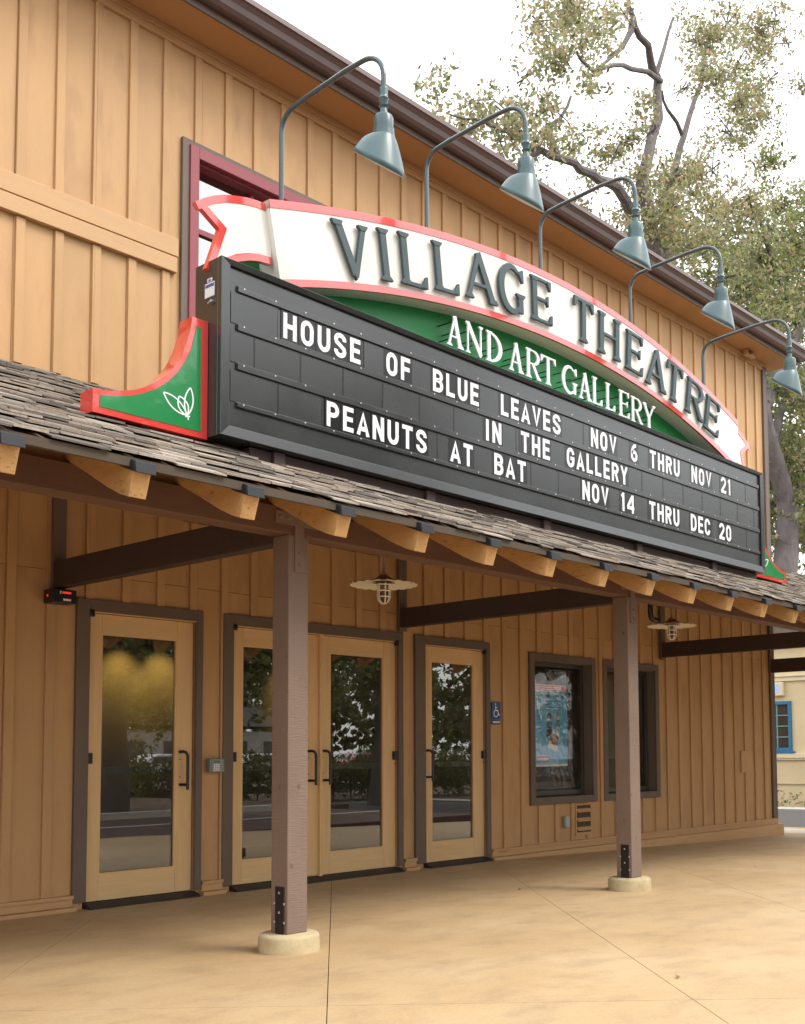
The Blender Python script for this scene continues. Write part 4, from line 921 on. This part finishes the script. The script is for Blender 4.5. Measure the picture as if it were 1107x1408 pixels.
for k in range(5): textbar(x0+.075, 1.53-k*.035, 0.07, .008)
tx.build('small_print', pd, pst)
tx = MB(); textbar((x0+x1)/2, z1-.037, 0.40, .014); textbar((x0+x1)/2, z1-.060, 0.40, .014); tx.build('headline_print', pw, pst)
MB().box(x0+.02, x0+.24, 0.1925, 0.1936, z0+.050, z0+.068).box(x0+.02, x0+.24, 0.1925, 0.1936, z0+.100, z0+.118).build('red_lines', pr, pst)
MB().box(x0+.02, x0+.24, 0.1925, 0.1936, z0+.072, z0+.096).box(x0+.02, x0+.24, 0.1925, 0.1936, z0+.122, z0+.130).box(x0+.10, x1-.10, 0.1925, 0.1936, z0+.006, z0+.014).build('white_lines', pw, pst)
def blob(cx, cz, rx, rz, y, rot=0): return [(cx+rx*math.cos(a)*math.cos(rot)-rz*math.sin(a)*math.sin(rot), cz+rx*math.cos(a)*math.sin(rot)+rz*math.sin(a)*math.cos(rot)) for a in np.linspace(0, 2*math.pi, 13)[:-1]]
fg = MB(); fg.prism(blob(5.878, 1.535, .045, .040, 0), 0.1925, 0.1936, 1); fg.prism(blob(5.878, 1.515, .022, .030, 0), 0.1918, 0.1923, 0); fg.prism(blob(6.033, 1.555, .030, .025, 0), 0.1925, 0.1936, 1); fg.prism(blob(6.028, 1.53, .024, .030, 0), 0.1918, 0.1923, 0)
fg.prism([(5.828, 1.40), (5.908, 1.38), (5.938, 1.46), (5.878, 1.49), (5.823, 1.46)], 0.1925, 0.1936, 2); fg.prism([(5.993, 1.42), (6.078, 1.41), (6.078, 1.49), (6.008, 1.50)], 0.1925, 0.1936, 2)
fg.prism([(5.823, 1.28), (5.918, 1.25), (5.928, 1.385), (5.828, 1.39)], 0.1925, 0.1936, 1); fg.prism([(5.938, 1.40), (6.068, 1.36), (6.078, 1.25), (5.948, 1.30)], 0.1925, 0.1936, 3); fg.prism([(5.918, 1.22), (6.028, 1.19), (6.048, 1.30), (5.938, 1.34)], 0.1925, 0.1936, 0)
fg.prism([(5.838, 1.18), (6.008, 1.12), (6.038, 1.19), (5.878, 1.26)], 0.1925, 0.1936, 3)
fg.build('figures_print', [psk, phr, pd, pw], pst)
# leaf litter on the paving
lf = mat('dry_leaf', (0.20, 0.10, 0.05), 0.7, 0.3, 20)
for (x, y) in ((0.37, -4.78), (5.40, -2.62), (2.7, -1.9)):
    q = MB().add([(x, y, 0.004), (x+.022, y-.008, 0.010), (x+.045, y, 0.006), (x+.028, y+.016, 0.014)], [(0, 1, 2, 3)]); 
    for_ = q.build('dry_leaf', lf)
    tagged(for_, {0.37: 'brown dry leaf lying on the paving in the foreground, right of centre', 5.40: 'brown dry leaf on the paving right of the second post', 2.7: 'small brown dry leaf on the paving near the middle doors'}[x], 'leaf')

# ------------------------------------------------------------------ trees
def leaf_mesh(name, blobs, per, size, weights, yj=1.0, seed=1, spread=0.11):
    g_ = np.random.default_rng(seed); C_ = []; S = []
    for (x, y, z, r) in blobs:
        oy = g_.uniform(-yj, yj); k = max(20, int(per*(r/0.6)**2))
        # several sprigs per blob, leaves gathered on each sprig
        ns = max(6, k//13); d = g_.normal(size=(ns, 3)); d /= np.linalg.norm(d, axis=1)[:, None]; rad = r*g_.uniform(0.15, 1.35, size=(ns, 1))
        cen = np.array([x, y+oy, z])+d*rad*np.array([1, 1.3, 0.95])
        idx = g_.integers(0, ns, size=k); p = cen[idx]+g_.normal(size=(k, 3))*spread*np.array([1, 1, .8])
        C_.append(p)
    P_ = np.concatenate(C_); N = len(P_)
    a = g_.normal(size=(N, 3)); a /= np.linalg.norm(a, axis=1)[:, None]; b0 = g_.normal(size=(N, 3)); b0 -= a*(a*b0).sum(1)[:, None]; b0 /= np.linalg.norm(b0, axis=1)[:, None]
    s = size*(0.45+1.0*g_.beta(2, 3, size=(N, 1))); nn = np.cross(a, b0)
    V = np.empty((N, 4, 3)); V[:, 0] = P_-a*s*.6; V[:, 1] = P_+b0*s*.30+nn*s*.08; V[:, 2] = P_+a*s*.6; V[:, 3] = P_-b0*s*.30+nn*s*.08
    me = bpy.data.meshes.new(name); me.vertices.add(N*4); me.vertices.foreach_set('co', V.reshape(-1)); me.loops.add(N*4); me.loops.foreach_set('vertex_index', np.arange(N*4, dtype=np.int32))
    me.polygons.add(N); me.polygons.foreach_set('loop_start', np.arange(0, N*4, 4, dtype=np.int32)); me.polygons.foreach_set('loop_total', np.full(N, 4, dtype=np.int32))
    for m_ in leafs: me.materials.append(m_)
    cl = g_.choice(5, size=N, p=weights); me.polygons.foreach_set('material_index', cl.astype(np.int32)); me.update(calc_edges=True); return me
def twigs(mb, blobs, g_, n=3):
    for (x, y, z, r) in blobs:
        if r < 0.45: continue
        for k in range(n):
            d = Vector(g_.normal(size=3)).normalized()*r; p = Vector((x, y, z)); q = p+d; mb.tube([p-d*.3, p.lerp(q, .5)+Vector(g_.normal(size=3))*.08, q], [0.022, 0.014, 0.006], 5)
A = [[(17.6,6.3,-.4),(17.5,6.2,4),(17.6,6.1,8),(17.5,6,11.5),(17.8,6,13.04),(17.59,6,13.71),(17.36,6,14.3),(17.71,6.1,15.28),(18.31,6.1,16.54),(18.39,6.2,17.58),(17.97,6.1,17.93),(17.33,6,18.16),(16.96,6,18.33),(16.91,6,18.95)],
 [(17.5,6,11.5),(17.31,6,12.82),(16.57,5.9,13.5),(15.99,5.8,13.76),(15.28,5.8,13.68),(14.6,5.8,13.6),(13.95,5.9,13.7),(13.45,6,13.6),(12.88,6,13.3)],
 [(17.6,6.1,11.9),(18.63,6.1,13.28),(18.9,6.2,14.2),(18.79,6.2,14.71),(19.43,6.3,15.99),(19.82,6.3,16.83),(20.62,6.4,18.16),(21.25,6.5,19.45),(21.93,6.6,21.02)],
 [(18.35,6.1,17.5),(16.99,6,17.14),(16.07,5.9,16.7),(15.34,6,16.25),(14.93,6,16.27),(14.74,6,16.42)], [(13.95,5.9,13.7),(13.58,6,14.1),(14.23,6.1,14.71),(14.64,6.1,15.38)],
 [(18.39,6.2,17.58),(18.83,6.2,18.64),(19.22,6.2,19.6)], [(16.96,6,18.24),(16.76,6,17.69),(16.23,6,17.07),(15.63,6,16.49)], [(13.45,6,13.6),(12.72,6,13.57),(12.15,6,13.47),(11.38,6,13.36),(10.65,6,13.13)], [(19.82,6.3,16.83),(18.94,6.2,17.0),(18.61,6.2,17.41)]]
AR = [(.27,.05), (.17,.06), (.16,.04), (.07,.03), (.07,.03), (.07,.03), (.09,.03), (.06,.02), (.06,.03)]
FA = [(13.4,6,16.4,.76),(14.7,6,17.2,.64),(12.9,6,14.9,.67),(13.8,6,14.7,.77),(12.2,6,13.9,.58),(10.2,6,13.5,.3),(10.9,6,13.3,.41),(9.7,6,13.3,.16),(12.1,6,13.3,.58),(11.3,6,13.2,.42),(13.3,6,13.8,.45),(14.9,6,14.5,.4),(14.4,6,16.1,.47),(16.7,6,18.3,.59),(16.4,6,16.7,.33),(17.9,6,16.0,.52),(17.0,6,16.1,.42),(16.3,6,14.8,.53),(17.2,6,14.6,.43),(20.1,6,19.3,.65),(19.3,6,17.7,.55),(21.7,6,20.7,.78),(22.1,6,19.6,.69),(24.4,6,22.1,.84),(25.3,6,21.9,.68),(22.4,6,18.8,.69),(21.6,6,17.6,.62),(20.7,6,16.2,.75),(23.7,6,19.0,.66),(18.9,6,15.3,.63),(14.3,6,13.3,.34),(15.4,6,13.2,.4),(17.2,6,13.7,.76),(19.2,6,14.3,.9),(21.5,6,15.3,.86),(24.3,6,20.3,.52),(25.7,6,20.7,.39),(15.7,6,12.7,.32),(16.6,6,13.0,.58),(18.1,6,13.2,.7)]
Bt = [[(27.46,7.51,-0.85),(27.59,7.51,2.27),(27.57,7.51,5.21),(27.4,7.51,6.53),(27.72,7.51,7.72),(27.73,7.51,8.86),(26.73,7.51,10.27),(26.32,7.51,11.53),(27.64,7.51,13.24),(29.05,7.51,14.82),(30.85,7.51,16.61)],[(27.72,7.51,7.72),(28.41,7.51,8.98),(29.58,7.51,10.37),(31.17,7.51,12.67)],[(26.32,7.51,11.53),(24.52,7.51,12.4),(23.08,7.51,13.28),(22.12,7.51,14.23)],[(26.73,7.51,10.27),(27.57,7.51,11.83),(29.46,7.51,12.75)],[(29.05,7.51,14.82),(27.8,7.51,15.87),(26.62,7.51,16.87),(26.19,7.51,17.86)]]
BR = [(.56,.13), (.28,.08), (.20,.05), (.18,.06), (.15,.05)]
FB = [(21.74,7.51,15.14,0.7),(23.82,7.51,15.92,0.88),(26.16,7.51,17.35,0.85),(28.24,7.51,18.65,0.74),(24.21,7.51,14.88,0.85),(27.07,7.51,16.31,1.09),(29.28,7.51,17.74,1.14),(26.03,7.51,14.62,0.88),(28.5,7.51,15.4,1.05),(27.46,7.51,13.58,0.91),(29.54,7.51,13.71,0.95),(27.85,7.51,11.89,1.03),(26.81,7.51,12.15,0.56),(29.41,7.51,11.24,1.07),(27.72,7.51,10.07,1.01),(26.68,7.51,10.46,0.66),(28.11,7.51,8.64,0.82),(27.07,7.51,7.6,0.49),(29.15,7.51,7.73,0.7),(30.45,7.51,10.33,1.44),(30.84,7.51,16.57,1.47),(30.97,7.51,19.17,1.23),(26.68,7.51,19.3,0.57),(24.99,7.51,13.58,0.65),(28.76,7.51,9.55,0.92),(33.83,7.51,14.88,2.08),(34.09,7.51,19.04,1.85),(33.44,7.51,9.55,1.78)]
def big_tree(label, limbs, radii, blobs, per, size, wt, base, seed, group='trees standing beyond the theatre'):
    t = thing('oak_tree', label, 'tree', base, group); g_ = np.random.default_rng(seed)
    tk = MB()
    for i, (l, (r0, r1)) in enumerate(zip(limbs, radii)):
        pts = []; n_ = len(l)
        for k in range(n_-1):
            for s in (0, .5): p = Vector(l[k]).lerp(Vector(l[k+1]), s)+Vector(g_.normal(size=3))*0.03; pts.append(p)
        pts.append(Vector(l[-1])); mm = len(pts)
        rr = [lerp(r0, r1, (q/(mm-1))**0.8) for q in range(mm)]
        if i == 0: tk.tube(pts, rr, 12)
        else: MB().tube(pts, rr, 8).build('limb', bark, t, smooth=True)
    tk.build('trunk', bark, t, smooth=True)
    tw = MB(); twigs(tw, blobs, g_, 3); tw.build('twigs', bark, t, kind='stuff')
    link('crown', leaf_mesh('crown', blobs, per, size, wt, 0.9, seed), t, kind='stuff')
    return t
big_tree('tall sparse oak with bare curving limbs and thin olive leaves above the roof', A, AR, FA, 620, 0.115, [.20, .40, .30, .05, .05], (17.6, 6.3, -.4), 3)
FB2 = FB+[(x+g[0], y+2.2, z+g[1], r*1.15) for (x, y, z, r), g in zip(FB[8:], [(rng.normal()*.6, rng.normal()*.6) for _ in FB])]
big_tree('dense oak in fuller leaf at the right edge beyond the building corner', Bt, BR, FB2, 470, 0.155, [.28, .32, .15, .07, .18], (27.5, 7.5, -.4), 5)

# ------------------------------------------------------------------ cream building beyond the lane
cream = mat('cream_stucco', (0.66, 0.545, 0.335), 0.8, 0.05, 3, bump=0.3, bscale=40); creamt = mat('cream_trim', (0.72, 0.62, 0.42), 0.6, 0.03, 3)
cb = thing('cream_building', 'low cream stucco building with blue-framed window beyond the lane', 'building', (24, 6, -.3))
wy0, wy1, wz0, wz1 = 5.79, 6.60, 1.14, 2.46
w = MB(); w.box(24.0, 24.25, -12, wy0, -.4, 4.0).box(24.0, 24.25, wy1, 22, -.4, 4.0).box(24.0, 24.25, wy0, wy1, -.4, wz0).box(24.0, 24.25, wy0, wy1, wz1, 4.0).box(24.25, 24.3, -12, 22, -.4, 4.0).box(24.3, 34, -12, -11.8, -.4, 4).box(24.3, 34, 21.8, 22, -.4, 4); w.build('wall', cream, cb)
MB().box(23.90, 23.998, -12, 22, 0.93, 1.06).box(23.93, 23.998, -12, 22, 0.88, 0.93).box(23.94, 23.998, -12, 22, 3.02, 3.14).box(23.90, 23.998, -12, 22, 3.14, 3.20).box(23.85, 24.3, -12, 22, 4.0, 4.25).build('moulding', creamt, cb, bevel=0.01)
MB().box(23.97, 23.999, -12, 22, 0.22, 0.24).build('score_line', mat('dark_cream_joint', (0.40, 0.33, 0.2), 0.9, 0.05, 3), cb)  # thin strip in a darker cream than the wall
MB().prism_x([(-12.3, 4.25), (22.3, 4.25), (19, 5.0), (-9, 5.0)], 24.1, 34).build('roof', shing[3], cb)
for y in (4.9, 2.2, -.6): MB().box(23.92, 23.999, y-.12, y+.12, 1.06, 2.90).box(23.88, 23.999, y-.19, y+.19, 2.90, 3.02).build('pilaster', creamt, cb, bevel=0.01)
bluef = mat('blue_frame_paint', (0.02, 0.16, 0.30), 0.4, 0.05, 3)
f = MB().box(23.94, 24.02, wy0-.02, wy0+.07, wz0-.02, wz1+.02).box(23.94, 24.02, wy1-.07, wy1+.02, wz0-.02, wz1+.02).box(23.94, 24.02, wy0+.07, wy1-.07, wz1-.07, wz1+.02).box(23.94, 24.02, wy0+.07, wy1-.07, wz0-.02, wz0+.07).box(23.88, 24.02, wy0-.10, wy1+.10, wz0-.08, wz0-.025)
wn = f.build('window', bluef, cb, bevel=0.006)
q = MB(); q.box(23.975, 24.0, (wy0+wy1)/2-.015, (wy0+wy1)/2+.015, wz0+.07, wz1-.07)
for k in (1, 2, 3): z = lerp(wz0+.07, wz1-.07, k/4); q.box(23.977, 23.998, wy0+.07, wy1-.07, z-.014, z+.014)
q.build('glazing_bar', mat('bar_green', (0.15, 0.30, 0.30), 0.4, 0.05, 3), wn); MB().box(24.0, 24.01, wy0+.07, wy1-.07, wz0+.07, wz1-.07).build('pane', mat('dark_pane', (0.035, 0.03, 0.025), 0.08, 0.4, 1.5), wn)
wa = thing('wall_light_box', 'small white wall light with a round face on the cream building', 'wall light', (23.9, 6.2, 2.7))
MB().box(23.86, 23.995, 5.95, 6.28, 2.62, 3.0).build('case', creamt, wa, bevel=0.03)
MB().add([(23.857, 6.13+0.11*math.cos(a), 2.82+0.13*math.sin(a)) for a in np.linspace(2*math.pi, 0, 17)[:-1]], [tuple(range(16))]).build('lens', mat('lens_blue', (0.45, 0.6, 0.85), 0.2, 0.05, 3), wa)
# ground cover strip along the cream building
me = leaf_mesh('ivy', [(23.2, y, -0.30, 0.30) for y in np.arange(-4, 12, 0.5)], 260, 0.10, [.1, .3, .4, .15, .05], 0.1, 9)
link('ground_cover', me, kind='stuff')

# ------------------------------------------------------------------ the street side behind the camera (seen in the glass)
def street_tree(x, y, h, seed, label):
    g_ = np.random.default_rng(seed); limbs = [[(x, y, -.4), (x+.1, y, h*.2), (x-.1, y+.1, h*.42), (x+.1, y, h*.62)]]; rad = [(.34, .12)]; bl_ = []
    for k in range(6):
        a = k*1.05+g_.uniform(-.3, .3); p = Vector((x, y, h*.42+g_.uniform(-.4, .8))); q = p+Vector((math.cos(a)*h*.28, math.sin(a)*h*.28, h*.24)); limbs.append([p, p.lerp(q, .5)+Vector((0, 0, .2)), q]); bl_.append((q.x+g_.normal()*.5, q.y+g_.normal()*.5, h*.36+g_.normal()*.3, 1.0)); rad.append((.13, .04))
        for s in (.5, .8, 1.05, 1.2): c = p.lerp(q, s); bl_.append((c.x+g_.normal()*.3, c.y+g_.normal()*.3, c.z+g_.normal()*.4, 0.95))
    for k in range(8): bl_.append((x+g_.normal()*h*.14, y+g_.normal()*h*.14, h*.8+g_.normal()*.7, 1.0))
    return big_tree(label, [[tuple(p) for p in l] for l in limbs], rad, bl_, 330, 0.19, [.3, .25, .1, .2, .15], (x, y, -.4), seed, 'trees across the parking lane')
street_tree(8.0, -12.9, 8.4, 21, 'broad shade tree in the planting bed, the near trunk reflected in the leftmost door')
street_tree(18.0, -15.5, 9.0, 22, 'broad shade tree in the planting bed nearest the lane')
street_tree(30.0, -14.0, 10.0, 23, 'broad shade tree beyond the asphalt lane across from the cream building')
street_tree(-3.5, -14.5, 9.5, 24, 'broad shade tree in the planting bed behind the viewer')
street_tree(-14.0, -10.5, 12.0, 25, 'tall out-of-view tree added at the far left to darken that side')  # unseen tree, added to block daylight coming from the left
street_tree(26.0, -27.0, 10.5, 26, 'tall shade tree at the edge of the car park beside the lane')
street_tree(15.5, -26.0, 8.5, 27, 'smaller shade tree behind the hedge, beside the lane')
# street_tree(4.5, -26.5, 9.0, 28, 'bushy shade tree behind the left end of the hedge')
# street_tree(-9.0, -24.5, 9.5, 29, 'bushy shade tree at the far left behind the planting bed')
hb = [(x, -21.3+0.3*math.sin(x*1.7), 0.55, 0.75) for x in np.arange(2, 32, 0.6)]
hd = thing('hedge', 'long low clipped hedge along the far edge of the parking lane', 'hedge', (8, -21.3, -.4))
link('foliage', leaf_mesh('hedge_leaves', hb, 600, 0.13, [.3, .2, .05, .4, .05], 0.15, 31), hd, kind='stuff')
st_ = MB()
for x in np.arange(2.2, 32, 0.8): st_.tube([(x, -21.3, -.42), (x+.05, -21.3, .5)], 0.03, 5)
st_.build('stems', bark, hd, kind='stuff')
def car(x, y, paint, label, van=False, group='cars parked across the way'):
    t = thing('parked_car', label, 'car', (x, y, -.14), group); L, H = (4.9, 1.95) if van else (4.6, 1.45); w = .9
    if van: pr_ = [(-L/2, .35), (L/2, .35), (L/2, .85), (L/2-.35, 1.05), (L/2-1.1, 1.75), (L/2-1.5, H), (-L/2+.15, H), (-L/2, 1.2)]
    else: pr_ = [(-L/2, .32), (L/2, .32), (L/2, .68), (L/2-1.05, .88), (L/2-1.75, 1.32), (L/2-2.2, H), (-L/2+1.1, H-.03), (-L/2+.35, .98), (-L/2, .9)]
    MB().prism([(x+a, -.14+c) for a, c in pr_], y-w, y+w).build('body', paint, t, bevel=0.09, smooth=True)
    dk = mat('car_glass', (0.02, 0.025, 0.03), 0.05, 0.1, 2)
    wz = (1.15, 1.7) if van else (.93, 1.30)
    for a, b_ in ((-L/2+.75, -.15), (-.05, L/2-1.75)): 
        for s in (-1, 1): yy = y+s*(w+.004); MB().prism([(x+a, -.14+wz[0]), (x+b_+.22, -.14+wz[0]), (x+b_, -.14+wz[1]), (x+a+.1, -.14+wz[1])], min(yy, yy-s*.012), max(yy, yy-s*.012)).build('side_window', dk, t)
    for a in (-L/2+.85, L/2-.85):
        for s in (-1, 1):
            wl_ = MB().tube([(x+a, y+s*(w-.2), .18), (x+a, y+s*(w+.02), .18)], .32, 20).build('wheel', rubber, t); MB().tube([(x+a, y+s*(w+.015), .18), (x+a, y+s*(w+.035), .18)], .19, 14).build('rim', rivet_m, wl_)
    for s in (-1, 1): MB().box(x-L/2-.012, x-L/2+.02, y+s*.72-.12, y+s*.72+.12, .60, .78).build('tail_light', red_m, t); MB().box(x+L/2-.03, x+L/2+.012, y+s*.68-.16, y+s*.68+.16, .42, .56).build('headlight', white_l, t)
    return t
cw_ = mat('car_white', (0.75, 0.75, 0.76), 0.2, 0.02, 2, coat=1.0); cs_ = mat('car_silver', (0.45, 0.46, 0.48), 0.25, 0.02, 2, metal=0.5, coat=1.0); cr_ = mat('car_red', (0.35, 0.02, 0.02), 0.2, 0.02, 2, coat=1.0)
car(24.0, -46, cw_, 'white van parked behind the hedge, its red tail lights to the left', True); car(31, -45.5, cs_, 'silver sedan parked beside the white van'); car(38, -46, cw_, 'white sedan parked at the right of the row'); car(46, -46, cr_, 'dark red sedan at the far end of the row'); car(16, -46, cs_, 'silver sedan at the left end of the parked row')
ph = thing('pale_hall', 'long low white hall with a dark roof behind the car park', 'building', (38, -68, -.4))
MB().box(18, 58, -74, -68, -.4, 3.2).build('wall', mat('hall_paint', (0.42, 0.40, 0.36), 0.8, 0.05, 3), ph); MB().prism_x([(-74.6, 3.6), (-67.4, 3.6), (-71, 5.4)], 17.5, 58.5).build('roof', MATS['dark_roofing'], ph)
for x in np.arange(20, 57, 3.2): MB().box(x, x+1.5, -67.99, -67.95, .9, 2.4).build('window', MATS['car_glass'], ph)
fw = [(x, -80+2*math.sin(x), 4.5+2.0*math.sin(x*.37)+1.3*math.sin(x*1.1), 3.4) for x in np.arange(-50, 110, 3.2)]
link('distant_wood', leaf_mesh('distant_wood', fw, 34, 0.9, [.3, .2, .05, .4, .05], 2.0, 41), kind='stuff')
